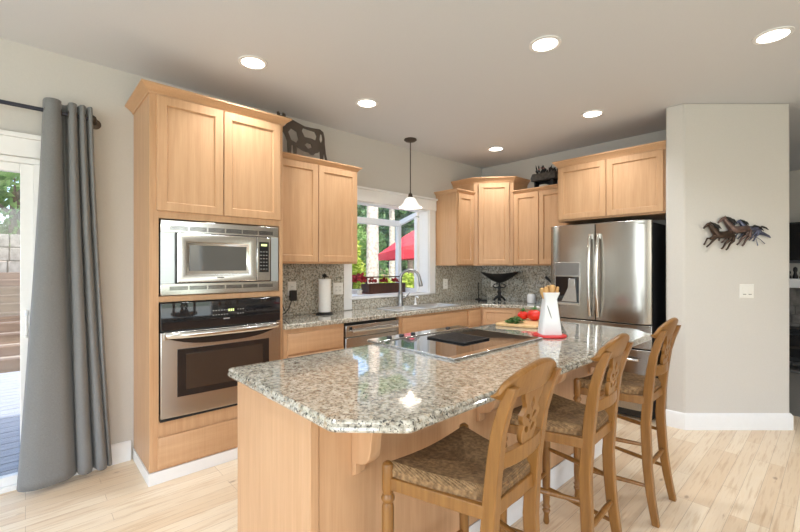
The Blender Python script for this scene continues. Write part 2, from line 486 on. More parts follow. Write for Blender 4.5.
bm = BM(); box(bm, BX + .03, W - .2, WY1 - .028, WY1 - .022, WZ0 + .045, ZF - .03); obj('side_pane', bm, 'glass', w1)
bm = BM(); loops(bm, [[(BX, WY0 + .05, ZF + .002), (BX, WY1 - .05, ZF + .002), (BX, WY1 - .05, ZF + .008), (BX, WY0 + .05, ZF + .008)],
                      [(W - .155, WY0 + .05, WZ1 - .012), (W - .155, WY1 - .05, WZ1 - .012), (W - .155, WY1 - .05, WZ1 - .006), (W - .155, WY0 + .05, WZ1 - .006)]])
obj('roof_pane', bm, 'glass', w1)
# casing round the window
bm = BM()
box(bm, W, W + .018, WY0 - .10, WY0, .925, WZ1); box(bm, W, W + .018, WY1, WY1 + .108, WZ0 - .01, WZ1)
box(bm, W, W + .024, WY0 - .11, WY1 + .12, WZ1, WZ1 + .125); box(bm, W, W + .042, WY0 - .13, WY1 + .127, WZ1 + .125, WZ1 + .148)
box(bm, W, W + .03, WY0 - .02, WY1 + .0, WZ0 - .02, WZ0 - .001)
struct('trim_1', bm, 'trim', .003)

# door 1: sliding glass door with casing
d1 = struct_root('door_1', (W, DY0, 0))
bm = BM()
e_ = .0006
box(bm, W - .14, W - .005, DY1 - .03, DY1 - e_, .0305, DZ1 - .0355); box(bm, W - .14, W - .005, DY0 + e_, DY0 + .03, .0305, DZ1 - .0355)
box(bm, W - .14, W - .005, DY0 + e_, DY1 - e_, DZ1 - .035, DZ1 - e_); box(bm, W - .14, W - .005, DY0 + e_, DY1 - e_, .0006, .03)
obj('door_frame', bm, 'trim', d1, .003)
def leaf(y0, y1, x, nm):
    bm = BM(); s = .062
    box(bm, x, x + .045, y0, y0 + s, .03, DZ1 - .035); box(bm, x, x + .045, y1 - s, y1, .03, DZ1 - .035)
    box(bm, x, x + .045, y0 + s, y1 - s, .03, .085); box(bm, x, x + .045, y0 + s, y1 - s, DZ1 - .09, DZ1 - .035)
    f = obj(nm, bm, 'trim', d1, .004)
    obj('pane', bx(x + .018, x + .026, y0 + s, y1 - s, .085, DZ1 - .09), 'glass', f)
    return f
lf = leaf(-.95, DY1 - .03, W - .075, 'sliding_leaf'); leaf(DY0 + .03, -.88, W - .128, 'fixed_leaf')
bm = BM(); tube(bm, [(W - .03, .005, .93), (W + .012, .005, .95), (W + .014, .005, 1.06), (W - .03, .005, 1.09)], .009, 8)
obj('door_handle', bm, 'trim', lf)
bm = BM()
box(bm, W, W + .02, DY1, DY1 + .09, 0, DZ1); box(bm, W, W + .02, DY0 - .09, DY0, 0, DZ1)
box(bm, W, W + .026, DY0 - .11, DY1 + .11, DZ1, DZ1 + .11); box(bm, W, W + .045, DY0 - .13, DY1 + .13, DZ1 + .11, DZ1 + .138)
struct('trim_2', bm, 'trim', .003)

# ------------------------------------------------------------------ cabinets
def face(p, r):
    """2D face frame: p left-bottom origin, r unit vector to the right, out = r x up"""
    r = Vector(r).normalized(); return Vector(p), r, Vector((r.y, -r.x, 0))
def rectl(f, s0, s1, z0, z1, i, o):
    p, r, n = f
    return [p + r * a + Vector((0, 0, c)) + n * o for a, c in ((s0 + i, z0 + i), (s1 - i, z0 + i), (s1 - i, z1 - i), (s0 + i, z1 - i))]
def shaker(f, s0, s1, z0, z1, t=.021, fr=.053, rec=.012):
    bm = BM(); g = lambda i, o: rectl(f, s0, s1, z0, z1, i, o)
    loops(bm, [g(0, 0.0005), g(0, t - .003), g(.003, t), g(fr, t), g(fr + .007, t - rec)])
    return bm
def slabfront(f, s0, s1, z0, z1, t=.02):
    bm = BM(); g = lambda i, o: rectl(f, s0, s1, z0, z1, i, o)
    loops(bm, [g(0, 0.0005), g(0, t - .006), g(.002, t - .002), g(.006, t)])
    return bm
CROWN = [(-.01, 0), (.006, 0), (.008, .012), (.016, .022), (.026, .036), (.038, .048), (.042, .052), (.042, .064), (-.01, .064)]
CROWN_S = [(-.01, 0), (.006, 0), (.010, .010), (.024, .024), (.036, .032), (.036, .042), (-.01, .042)]
FX = -2.908
f_left = lambda x: face((x, 0, 0), (0, 1, 0))           # faces +x; s = y
f_back = lambda y: face((0, y, 0), (1, 0, 0))           # faces -y; s = x

# tall oven cabinet
tc_ = thing('oven_cabinet', (FX - .25, 1.02, 0), 'tall maple oven cabinet at left holding the microwave and wall oven', 'cabinet')
TY0, TY1, TZ = .566, 1.455, 2.45
bm = BM()
X0 = W + .001; t_ = .02
box(bm, X0, FX, TY0, TY0 + t_, .08, TZ); box(bm, X0, FX, TY1 - t_, TY1, .08, TZ); box(bm, X0, X0 + .01, TY0 + t_, TY1 - t_, .08, TZ)
box(bm, X0 + .01, FX, TY0 + t_, TY1 - t_, TZ - t_, TZ)
for z in (.08, .37, 1.143, 1.695): box(bm, X0 + .01, FX - .02, TY0 + t_, TY1 - t_, z, z + .02)
# face frame
box(bm, FX - .02, FX, TY0 + t_, .617, .08, TZ - t_); box(bm, FX - .02, FX, 1.425, TY1 - t_, .08, TZ - t_)
for z0, z1 in ((.08, .385), (1.140, 1.178), (1.672, 1.735)): box(bm, FX - .02, FX, .617, 1.425, z0, z1)
obj('body', bm, 'maple', tc_, .0015)
f = f_left(FX)
for a, c in ((.604, 1.006), (1.012, 1.428)):
    obj('door', shaker(f, a, c, 1.718, 2.442), 'maple', tc_)
obj('drawer', slabfront(f, .61, 1.425, .10, .292), 'maple_h', tc_)
bm = BM(); sweep(bm, [(X0, TY0), (FX, TY0), (FX, TY1), (X0, TY1)], [(o * 1.25, TZ - .004 + z * .85) for o, z in CROWN]); obj('crown', bm, 'maple_h', tc_)
obj('top', bx(X0, FX, TY0, TY1, TZ + .001, TZ + .04), 'maple', tc_)
bm = BM(); sweep(bm, [(X0 + .017, TY0 + .0), (FX, TY0 + .0), (FX, TY1)], [(-.012, .001), (.006, .001), (.006, .078), (-.012, .078)]); obj('toe_kick', bm, 'trim', tc_)

# microwave with trim kit
mw = thing('microwave', (FX + .01, 1.02, 1.18), 'built-in stainless microwave in a vented trim frame above the wall oven', 'microwave')
my0, my1 = .624, 1.412
bm = BM(); box(bm, FX - .38, FX + .003, my0 + .02, my1 - .02, 1.19, 1.655); obj('case', bm, 'black', mw)
for z0, z1 in ((1.585, 1.662), (1.183, 1.258)): obj('trim_rail', bx(FX + .004, FX + .016, my0, my1, z0, z1), 'chrome', mw, .003)
for y0, y1 in ((my0, .705), (1.348, my1)): obj('trim_stile', bx(FX + .004, FX + .012, y0, y1, 1.258, 1.585), 'aluminium', mw)
for z0, z1 in ((1.600, 1.630), (1.215, 1.240)):
    for i in range(6):
        a = my0 + .05 + i * .117
        bm = BM()
        n_ = 4
        for q in range(n_):
            zz = z0 + (z1 - z0) * q / n_
            box(bm, FX + .0155, FX + .0165, a, a + .108, zz, zz + (z1 - z0) / n_ * .62)
        obj('vent_grille', bm, 'seam', mw)
bm = BM(); box(bm, FX + .004, FX + .028, .705, 1.348, 1.258, 1.585); obj('door_surround', bm, 'black', mw)
f = f_left(FX + .028)
bm = BM(); g = lambda i, o: rectl(f, .712, 1.230, 1.264, 1.580, i, o)
loops(bm, [g(0, .0005), g(0, .016), g(.006, .021), g(.045, .021), g(.062, .012)]); obj('door', bm, 'chrome', mw)
obj('door_window', bx(FX + .0405, FX + .0425, .785, 1.157, 1.338, 1.506), 'mwglass', mw)
bm = BM(); box(bm, FX + .0285, FX + .047, 1.234, 1.334, 1.264, 1.580); obj('control_panel', bm, 'chrome', mw, .003)
kp = obj('keypad', bx(FX + .0475, FX + .0495, 1.249, 1.320, 1.325, 1.545), 'blackglass', mw)
bm = BM()
for i in range(6):
    for j in range(3): box(bm, FX + .0497, FX + .0502, 1.256 + j * .021, 1.267 + j * .021, 1.345 + i * .025, 1.351 + i * .025)
obj('key_print', bm, 'keys', kp)
obj('display', bx(FX + .0497, FX + .0502, 1.262, 1.306, 1.515, 1.530), 'clock', kp)
obj('name_plate', bx(FX + .0495, FX + .050, .955, 1.0, 1.288, 1.296), 'slot', mw)

# wall oven
ov = thing('wall_oven', (FX + .01, 1.02, .39), 'built-in stainless wall oven with black control panel below the microwave', 'oven')
oy0, oy1 = .622, 1.423
bm = BM(); box(bm, FX - .40, FX + .002, oy0 + .02, oy1 - .02, .40, 1.125); obj('case', bm, 'black', ov)
def bow(bm, y0, y1, z0, z1, x, d0, d1, n=14):
    """a front that bows out in the middle"""
    ls = []
    for i in range(n + 1):
        y = y0 + (y1 - y0) * i / n; q = 1 - (2 * i / n - 1) ** 2
        d = d0 + (d1 - d0) * q
        ls.append([(x, y, z0), (x + d, y, z0), (x + d, y, z1), (x, y, z1)])
    loops(bm, ls)
bm = BM(); bow(bm, oy0, oy1, .958, 1.135, FX + .0025, .022, .034); obj('control_panel', bm, 'blackglass', ov, .004)
for yy in (.93, .985, 1.095):
    for zz in (1.065, 1.035):
        bm = BM()
        for q in range(3): box(bm, FX + .0362, FX + .0368, yy + q * .018, yy + .009 + q * .018, zz, zz + .006)
        obj('key_print', bm, 'keys', ov)
bm = BM()
for q in range(3): box(bm, FX + .0368, FX + .0375, 1.034 + q * .014, 1.043 + q * .014, 1.058, 1.074)
obj('display', bm, 'clock', ov)
obj('name_plate', bx(FX + .0365, FX + .0373, 1.0, 1.042, 1.006, 1.013), 'aluminium', ov)
bm = BM(); bow(bm, oy0, oy1, .405, .948, FX + .0025, .024, .036); dr = obj('door', bm, 'steel', ov, .004)
bm = BM(); bow(bm, .715, 1.33, .528, .836, FX + .030, .0, .0095); 
bm = BM()
ls = []
for i in range(15):
    y = .715 + .615 * i / 14; tt = (y - oy0) / (oy1 - oy0); d = .024 + .012 * (1 - (2 * tt - 1) ** 2)
    ls.append([(FX + d - .004, y, .53), (FX + d + .004, y, .53), (FX + d + .004, y, .836), (FX + d - .004, y, .836)])
loops(bm, ls); obj('window_frame', bm, 'blackglass', dr)
bm = BM(); ls = []
for i in range(15):
    y = .765 + .515 * i / 14; tt = (y - oy0) / (oy1 - oy0); d = .028 + .012 * (1 - (2 * tt - 1) ** 2)
    ls.append([(FX + d - .002, y, .572), (FX + d + .0025, y, .572), (FX + d + .0025, y, .80), (FX + d - .002, y, .80)])
loops(bm, ls); obj('door_window', bm, 'ovenglass', dr)
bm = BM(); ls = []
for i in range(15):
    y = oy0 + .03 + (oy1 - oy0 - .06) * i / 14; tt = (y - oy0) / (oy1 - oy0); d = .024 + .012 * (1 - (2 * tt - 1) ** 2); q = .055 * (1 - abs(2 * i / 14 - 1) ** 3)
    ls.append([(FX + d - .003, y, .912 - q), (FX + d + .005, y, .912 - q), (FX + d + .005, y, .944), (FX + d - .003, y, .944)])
loops(bm, ls); obj('handle_gap_shade', bm, 'blackglass', dr)  # black strip drawn for the dark, shadowed gap below the handle
bm = BM(); pts = []
for i in range(17):
    y = oy0 + .025 + (oy1 - oy0 - .05) * i / 16; q = 1 - abs(2 * i / 16 - 1) ** 4
    pts.append((FX + .045 + .055 * q, y, .930))
ls = []
for p in pts:
    ls.append([(p[0] + .011 * math.cos(2 * PI * k / 10), p[1], p[2] + .019 * math.sin(2 * PI * k / 10)) for k in range(10)])
loops(bm, ls)
for y in (oy0 + .03, oy1 - .03): box(bm, FX + .026, FX + .055, y - .012, y + .012, .905, .938)
obj('handle', bm, 'chrome', dr)
obj('bottom_vent', bx(FX + .0025, FX + .020, oy0, oy1, .386, .404), 'seam', ov)

# wall cabinets
def wall_cab(name, label, foot, z0, z1, doors, crown, crown_path, X=None):
    cx = sum(p[0] for p in foot) / len(foot); cy = sum(p[1] for p in foot) / len(foot)
    t = thing(name, (cx, cy, z0), label, 'cabinet', None)
    bm = BM(); loops(bm, [[(x, y, z) for x, y in foot] for z in (z0, z1)]); obj('body', bm, 'maple', t, .0015)
    for fc, a, c, za, zb in doors: obj('door', shaker(fc, a, c, za, zb), 'maple', t)
    bm = BM(); sweep(bm, crown_path, [(o, z1 - .004 + z) for o, z in crown]); obj('crown', bm, 'maple_h', t)
    return t
UX = -3.078
wall_cab('wall_cabinet', 'two-door maple wall cabinet with a metal cow on top beside the tall oven cabinet',
         [(X0, 1.458), (UX, 1.458), (UX, 2.29), (X0, 2.29)], 1.39, 2.255,
         [(f_left(UX), 1.478, 1.862, 1.405, 2.245), (f_left(UX), 1.868, 2.28, 1.405, 2.245)], CROWN_S, [(UX, 1.459), (UX, 2.29), (X0, 2.29)])
wall_cab('wall_cabinet', 'narrow single-door maple wall cabinet just right of the kitchen window',
         [(X0, 3.75), (UX, 3.75), (UX, 4.078), (X0, 4.078)], 1.375, 2.245,
         [(f_left(UX), 3.768, 4.058, 1.39, 2.235)], CROWN_S, [(X0, 3.75), (UX, 3.75), (UX, 4.077)])
CX2 = -2.705
dd = face((UX, 4.08, 0), (CX2 - UX, 4.38 - 4.08, 0)); dlen = math.hypot(CX2 - UX, .30)
wall_cab('corner_cabinet', 'taller diagonal maple corner wall cabinet with one door above the old scale',
         [(X0, 4.08), (UX, 4.08), (CX2, 4.38), (CX2, B - .001), (X0, B - .001)], 1.375, 2.40,
         [(dd, .06, dlen - .05, 1.39, 2.385)], CROWN, [(X0, 4.08), (UX, 4.08), (CX2, 4.38), (CX2, B - .001)])
wall_cab('wall_cabinet', 'two-door maple wall cabinet between the corner cabinet and the refrigerator',
         [(CX2 + .002, 4.38), (-2.012, 4.38), (-2.012, B - .001), (CX2 + .002, B - .001)], 1.375, 2.245,
         [(f_back(4.38), -2.685, -2.367, 1.39, 2.235), (f_back(4.38), -2.359, -2.03, 1.39, 2.235)], CROWN_S, [(CX2 + .003, 4.38), (-2.012, 4.38)])
wall_cab('wall_cabinet', 'deep two-door maple cabinet mounted above the refrigerator',
         [(-2.01, 4.11), (PLx - .002, 4.11), (PLx - .002, B - .001), (-2.01, B - .001)], 1.832, 2.40,
         [(f_back(4.11), -1.995, -1.525, 1.848, 2.39), (f_back(4.11), -1.519, -1.045, 1.848, 2.39)], CROWN, [(-2.01, 4.38), (-2.01, 4.11), (PLx - .002, 4.11)])

# base cabinets
CF = -2.905      # base front plane on the window wall
BF = 4.205       # base front plane on the back wall
DA, DB = (CF, 3.985), (-2.53, BF)
def base_cab(label, foot, fronts, kick=None):
    cx = sum(p[0] for p in foot) / len(foot); cy = sum(p[1] for p in foot) / len(foot)
    t = thing('base_cabinet', (cx, cy, 0), label, 'cabinet')
    bm = BM()
    if 'sink base cabinet with' in label:
        (xa, ya), (xb, yb) = foot[0], foot[2]
        box(bm, xa, xb, ya, yb, .10, .12); box(bm, xa, xb, ya, ya + .018, .12, .8795); box(bm, xa, xb, yb - .018, yb, .12, .8795)
        box(bm, xa, xa + .01, ya + .018, yb - .018, .12, .8795); box(bm, xb - .018, xb, ya + .018, yb - .018, .12, .8795)
    else: loops(bm, [[(x, y, z) for x, y in foot] for z in (.10, .8795)])
    obj('body', bm, 'maple', t, .001)
    for kind, fc, a, c, za, zb in fronts:
        if kind == 'drawer': obj('drawer', slabfront(fc, a, c, za, zb), 'maple_h', t)
        elif kind == 'panel': obj('false_front', slabfront(fc, a, c, za, zb), 'maple_h', t)
        elif kind == 'shaker_drawer': obj('drawer', shaker(fc, a, c, za, zb, fr=.035), 'maple_h', t)
        else: obj('door', shaker(fc, a, c, za, zb), 'maple', t)
    k_ = inset2d(foot, .05)
    bm = BM(); loops(bm, [[(x, y, z) for x, y in k_] for z in (0.001, .099)]); obj('toe_kick', bm, 'maple', t)
    return t
fl = f_left(CF)
base_cab('maple base cabinet with one drawer between the tall oven cabinet and dishwasher', [(X0, 1.458), (CF, 1.458), (CF, 2.02), (X0, 2.02)],
         [('drawer', fl, 1.49, 2.005, .683, .845), ('door', fl, 1.49, 2.005, .12, .665)])
base_cab('maple sink base cabinet with a wide plain front panel under the sink', [(X0, 2.665), (CF, 2.665), (CF, 3.72), (X0, 3.72)],
         [('panel', fl, 2.70, 3.703, .683, .86), ('door', fl, 2.70, 3.20, .12, .665), ('door', fl, 3.206, 3.708, .12, .665)])
base_cab('narrow maple base cabinet with a small drawer right of the sink base', [(X0, 3.722), (CF, 3.722), (CF, 3.980), (X0, 3.980)],
         [('drawer', fl, 3.737, 3.968, .683, .86), ('door', fl, 3.737, 3.968, .12, .665)])
dvec = (DB[0] - DA[0], DB[1] - DA[1], 0); dl2 = math.hypot(*dvec[:2]); fd = face((DA[0], DA[1], 0), dvec)
base_cab('diagonal maple corner base cabinet under the old scale', [(X0, 3.985), DA, DB, (DB[0], B - .001), (X0, B - .001)],
         [('shaker_drawer', fd, .03, dl2 - .03, .683, .86), ('door', fd, .03, dl2 - .03, .12, .665)])
fb = f_back(BF)
base_cab('maple base cabinet between the corner base and the refrigerator', [(DB[0] + .002, BF), (-2.05, BF), (-2.05, B - .001), (DB[0] + .002, B - .001)],
         [('drawer', fb, -2.51, -2.07, .683, .86), ('door', fb, -2.51, -2.07, .12, .665)])

# dishwasher
dw = thing('dishwasher', (-3.15, 2.34, 0), 'stainless dishwasher under the counter left of the sink', 'dishwasher')
obj('body', bx(X0 + .02, CF - .03, 2.03, 2.655, .10, .875), 'black', dw)
dd_ = obj('door', bx(CF - .029, CF + .012, 2.033, 2.652, .12, .745), 'steel', dw, .004)
obj('control_panel', bx(CF - .029, CF + .014, 2.033, 2.652, .75, .852), 'steel', dw, .004)
bm = BM(); tube(bm, [(CF + .05, 2.075, .80), (CF + .05, 2.61, .80)], .010, 10)
for y in (2.10, 2.585): tube(bm, [(CF + .013, y, .80), (CF + .05, y, .80)], .008, 8)
obj('handle', bm, 'chrome', dw)
bm = BM(); rot_lathe(bm, [(.013, 0), (.013, .006), (.010, .008)], (CF + .0145, 2.085, .825), (1, 0, 0)); obj('dial', bm, 'black', dw)
obj('toe_kick', bx(CF - .12, CF - .06, 2.035, 2.65, .001, .099), 'black', dw)

# L-shaped counter with the sink cut-out
CT = .92
SX0, SX1, SY0, SY1 = -3.31, -2.965, 2.72, 3.66
fe = -2.872; be = 4.170
outer = [(X0, 1.458), (fe, 1.458), (fe, 3.968), (-2.515, be), (-2.045, be), (-2.045, B - .001), (X0, B - .001)]
hole = [(SX0, SY0), (SX1, SY0), (SX1, SY1), (SX0, SY1)]
bm = BM(); prism(bm, outer, (0, 0, CT - .04), (1, 0, 0), (0, 1, 0), (0, 0, 1), .04, [hole])
ct = tag(obj('countertop', bm, 'granite', None, .009, seg=3), 'L-shaped speckled granite countertop along the window and back walls', 'countertop')
# backsplashes
bm = BM(); box(bm, X0, X0 + .02, 1.458, WY0 - .102, CT + .001, 1.388)
tag(obj('backsplash', bm, 'granite', None, .001), 'granite backsplash left of the window behind the paper towels', 'backsplash')
bm = BM(); box(bm, X0, X0 + .02, WY0 - .0, WY1 + .112, CT + .001, WZ0 - .023)
tag(obj('backsplash', bm, 'granite', None, .001), 'low granite backsplash strip under the window behind the faucet', 'backsplash')
bm = BM(); box(bm, X0, X0 + .02, WY1 + .114, B - .001, CT + .001, 1.3735); box(bm, X0 + .02, -2.04, B - .022, B - .001, CT + .001, 1.3735)
tag(obj('backsplash', bm, 'granite', None, .001), 'granite backsplash wrapping the corner behind the old black scale', 'backsplash')

# sink
sk = thing('kitchen_sink', ((SX0 + SX1) / 2, (SY0 + SY1) / 2, CT - .2), 'double-bowl stainless sink set in the granite counter under the window', 'sink')
bm = BM()
def bowl(y0, y1):
    a = [(SX0 + .035, y0), (SX1 - .02, y0), (SX1 - .02, y1), (SX0 + .035, y1)]
    i = lambda d: inset2d(a, d)
    loops(bm, [[(x, y, CT + .004) for x, y in i(-.012)], [(x, y, CT + .004) for x, y in i(0)], [(x, y, CT - .02) for x, y in i(.008)], [(x, y, CT - .16) for x, y in i(.014)], [(x, y, CT - .18) for x, y in i(.04)]], cap0=False)
    return a
obj_bm = bm
bowl(SY0 + .03, SY0 + .36); bowl(SY0 + .40, SY1 - .03)
o = obj('bowl', bm, 'sinksteel', sk); o.modifiers.new('s', 'SOLIDIFY').thickness = .0015
bm = BM()
rim = [(SX0 - .015, SY0 - .015), (SX1 + .012, SY0 - .015), (SX1 + .012, SY1 + .015), (SX0 - .015, SY1 + .015)]
h1 = [(SX0 + .023, SY0 + .018), (SX1 - .008, SY0 + .018), (SX1 - .008, SY0 + .372), (SX0 + .023, SY0 + .372)]
h2 = [(SX0 + .023, SY0 + .388), (SX1 - .008, SY0 + .388), (SX1 - .008, SY1 - .018), (SX0 + .023, SY1 - .018)]
prism(bm, rim, (0, 0, CT + .0008), (1, 0, 0), (0, 1, 0), (0, 0, 1), .0042, [h1, h2]); obj('rim', bm, 'sinksteel', sk, .0015)
for y in (SY0 + .19, SY0 + .62):
    bm = BM(); lathe(bm, [(.03, CT - .178), (.03, CT - .174), (.02, CT - .176)], ((SX0 + SX1) / 2, y)); obj('drain', bm, 'nickel', sk)
# faucet
fx_, fy_ = -3.335, 3.085
fa = thing('faucet', (fx_, fy_, CT + .001), 'brushed nickel gooseneck pull-down faucet standing behind the sink', 'faucet')
bm = BM(); lathe(bm, [(.032, CT + .0012), (.032, CT + .008), (.029, CT + .016), (.027, CT + .10), (.026, CT + .15), (.019, CT + .165)], (fx_, fy_)); obj('body', bm, 'nickel', fa)
bm = BM(); pts = [(fx_, fy_, CT + .16)]; dx, dy = .80, .60
for i in range(13):
    a = PI * (1 - i / 12 * .93); rr = .108
    pts.append((fx_ + dx * (rr + rr * math.cos(a)), fy_ + dy * (rr + rr * math.cos(a)), CT + .30 + rr * math.sin(a)))
tube(bm, pts, [.018] * 3 + [.0155] * (len(pts) - 3), 12); obj('spout', bm, 'nickel', fa)
e = Vector(pts[-1]); bm = BM(); tube(bm, [e + Vector((-.001, -.001, .01)), e + Vector((.004, .003, -.03)), e + Vector((.012, .009, -.085)), e + Vector((.014, .010, -.10))], [.014, .017, .023, .020], 14); obj('spray_head', bm, 'nickel', fa)
bm = BM(); tube(bm, [(fx_ + .018, fy_ + .012, CT + .09), (fx_ + .05, fy_ + .03, CT + .10), (fx_ + .055, fy_ + .09, CT + .15)], [.011, .010, .006], 10); obj('lever', bm, 'nickel', fa)
# soap dispenser
sd = thing('soap_dispenser', (-3.345, 3.33, CT + .001), 'small pale soap dispenser with curved spout right of the faucet', 'soap dispenser')
bm = BM(); lathe(bm, [(.022, CT + .0012), (.022, CT + .006), (.012, CT + .014), (.011, CT + .06)], (-3.345, 3.33)); obj('base', bm, 'white_ceramic', sd)
bm = BM(); tube(bm, [(-3.345, 3.33, CT + .058), (-3.345, 3.33, CT + .085), (-3.325, 3.32, CT + .10), (-3.28, 3.30, CT + .098), (-3.265, 3.295, CT + .085)], .008, 10); obj('spout', bm, 'white_ceramic', sd)

# ------------------------------------------------------------------ refrigerator
fr = thing('refrigerator', (-1.56, 4.3, 0), 'stainless french-door refrigerator with ice dispenser beside the corner wall', 'refrigerator')
RX0, RX1, RY = -2.03, -1.108, 4.035
obj('body', bx(RX0 + .005, RX1 - .003, RY, B - .03, .02, 1.755), 'fridgeside', fr, .004)
def curved(x0, x1, z0, z1, y, d0, d1, side=0, n=16):
    """door front rounded at the outer edges"""
    bm = BM(); ls = []
    for i in range(n + 1):
        q = i / n; x = x0 + (x1 - x0) * q
        e = min(q, 1 - q) if side == 0 else (q if side < 0 else 1 - q)
        d = d0 + (d1 - d0) * (1 - (1 - min(1, e * 3.2)) ** 2.6)
        if side: d += .010 * math.sin(PI * q)
        ls.append([(x, y, z0), (x, y - d, z0), (x, y - d, z1), (x, y, z1)])
    loops(bm, ls); return bm
RS = -1.572
dl = obj('door', curved(RX0, RS - .003, .858, 1.775, RY - .008, .03, .066, -1), 'steel_v', fr, .005)
drr = obj('door', curved(RS + .003, RX1, .858, 1.775, RY - .008, .03, .066, 1), 'steel_v', fr, .005)
d1_ = obj('drawer', curved(RX0, RX1, .640, .848, RY - .008, .03, .066), 'steel_v', fr, .005)
d2_ = obj('drawer', curved(RX0, RX1, .09, .630, RY - .008, .03, .066), 'steel_v', fr, .005)
obj('base_grille', bx(RX0 + .02, RX1 - .02, RY - .03, RY - .001, .022, .085), 'black', fr)
obj('gasket', bx(RX0 + .01, RX1 - .008, RY - .0075, RY - .0005, .09, 1.765), 'seam', fr)
for x in (RX0 + .06, RX1 - .06):
    bm = BM(); lathe(bm, [(.025, 0), (.025, .0195)], (x, RY + .05), 12); obj('foot', bm, 'black', fr)
yo = RY - .008 - .072
for d, x in ((dl, RS - .036), (drr, RS + .036)):
    bm = BM(); pts = []
    for i in range(13):
        q = i / 12; pts.append((x + .012 * math.sin(PI * q) * (1 if d is dl else -1) * .0, yo - .020 - .036 * math.sin(PI * q) ** .5, .90 + .76 * q))
    tube(bm, pts, .0135, 12)
    for z in (.91, 1.65): box(bm, x - .011, x + .011, yo - .03, yo + .006, z - .022, z + .022)
    obj('handle', bm, 'chrome', d, .0)
for d, z in ((d1_, .795), (d2_, .545)):
    bm = BM(); pts = [(-1.92 + .72 * i / 12, yo - .020 - .032 * math.sin(PI * i / 12) ** .4, z) for i in range(13)]
    tube(bm, pts, .012, 12)
    for x in (-1.91, -1.21): box(bm, x - .02, x + .02, yo - .028, yo + .012, z - .01, z + .01)
    obj('handle', bm, 'chrome', d)
# dispenser on the left door
dsp = obj('dispenser', bx(-1.965, -1.705, yo - .0075, yo + .012, .985, 1.41), 'steel', dl, .003)
bm = BM()
box(bm, -1.952, -1.718, yo - .0105, yo - .008, 1.012, 1.265); obj('recess', bm, 'blackglass', dl)
bm = BM(); box(bm, -1.955, -1.715, yo - .012, yo - .0078, 1.275, 1.40); obj('touch_panel', bm, 'nickel', dl)
bm = BM(); loops(bm, [[(-1.885, yo - .011, 1.02), (-1.735, yo - .011, 1.02), (-1.745, yo - .011, 1.16), (-1.82, yo - .011, 1.16)], [(-1.885, yo - .02, 1.02), (-1.735, yo - .02, 1.02), (-1.745, yo - .02, 1.16), (-1.82, yo - .02, 1.16)]]); obj('paddle', bm, 'steel', dl)
bm = BM(); box(bm, -1.815, -1.745, yo - .034, yo - .011, 1.155, 1.245); obj('chute', bm, 'steel', dl, .004)
bm = BM(); box(bm, -1.952, -1.718, yo - .03, yo - .008, .994, 1.011); obj('drip_tray', bm, 'steel', dl, .002)
bm = BM(); box(bm, -1.20, -1.15, yo + .001, yo + .0062, 1.742, 1.748); obj('name_plate', bm, 'slot', drr)

# ------------------------------------------------------------------ island
IX0, IX1, IY0, IY1 = -1.818, -1.19, .695, 3.13
isl = thing('kitchen_island', (-1.49, 1.9, 0), 'maple kitchen island cabinet carrying the granite top and cooktop', 'island')
obj('body', bx(IX0, IX1 - .012, IY0 + .012, IY1, .002, .879), 'maple', isl, .001)
bm = BM(); box(bm, IX0 - .004, IX1 - .05, IY0, IY0 + .0115, .002, .879); obj('end_panel', bm, 'maple', isl, .0015)
bm = BM(); box(bm, IX1 - .0485, IX1 + .004, IY0 - .004, IY0 + .03, .002, .879); obj('corner_post', bm, 'maple', isl, .003)
bm = BM(); box(bm, IX1 - .0115, IX1, IY0 + .032, IY1, .14, .879); obj('back_panel', bm, 'maple', isl, .001)
bm = BM(); sweep(bm, [(IX1, IY0 + .032), (IX1, IY1)], [(0, .002), (.014, .002), (.014, .12), (.006, .138), (0, .138)]); obj('baseboard', bm, 'trim', isl)
def corbel(y):
    prof = [(0, 0), (.235, 0), (.235, -.022), (.205, -.034), (.17, -.034), (.14, -.045), (.12, -.068), (.112, -.10), (.108, -.14), (.10, -.17), (.075, -.195), (.05, -.205), (.022, -.21), (.022, -.25), (0, -.262)]
    bm = BM(); prism(bm, prof, (IX1 + .0005, y - .024, .8785), (1, 0, 0), (0, 0, 1), (0, 1, 0), .048); return bm
for y in (.885, 1.62, 2.30, 2.90): obj('corbel', corbel(y), 'maple', isl, .003)
tx0, tx1, ty0, ty1, ck = -1.838, -.842, .652, 3.22, .165
poly = [(tx0, ty0), (tx1 - ck, ty0), (tx1, ty0 + ck), (tx1, ty1 - ck), (tx1 - ck, ty1), (tx0, ty1)]
def rc(p, r=.02, n=4):
    out = []
    for i in range(len(p)):
        a, c, d = Vector(p[i - 1]), Vector(p[i]), Vector(p[(i + 1) % len(p)])
        u = (a - c).normalized(); w = (d - c).normalized()
        for k_ in range(n + 1):
            t = k_ / n; q = (c + u * r) * (1 - t) ** 2 + c * 2 * t * (1 - t) + (c + w * r) * t ** 2
            out.append((q.x, q.y))
    return out
bm = BM(); slab(bm, rc(poly), [(.03, .8795), (.012, .880), (.004, .884), (0, .891), (.002, .899), (.007, .903), (.007, .906), (.003, .909), (.004, .914), (.010, .9195), (.03, .920)])
tag(obj('countertop', bm, 'granite'), 'speckled granite island top with clipped corners under the cooktop and cutting board', 'countertop')

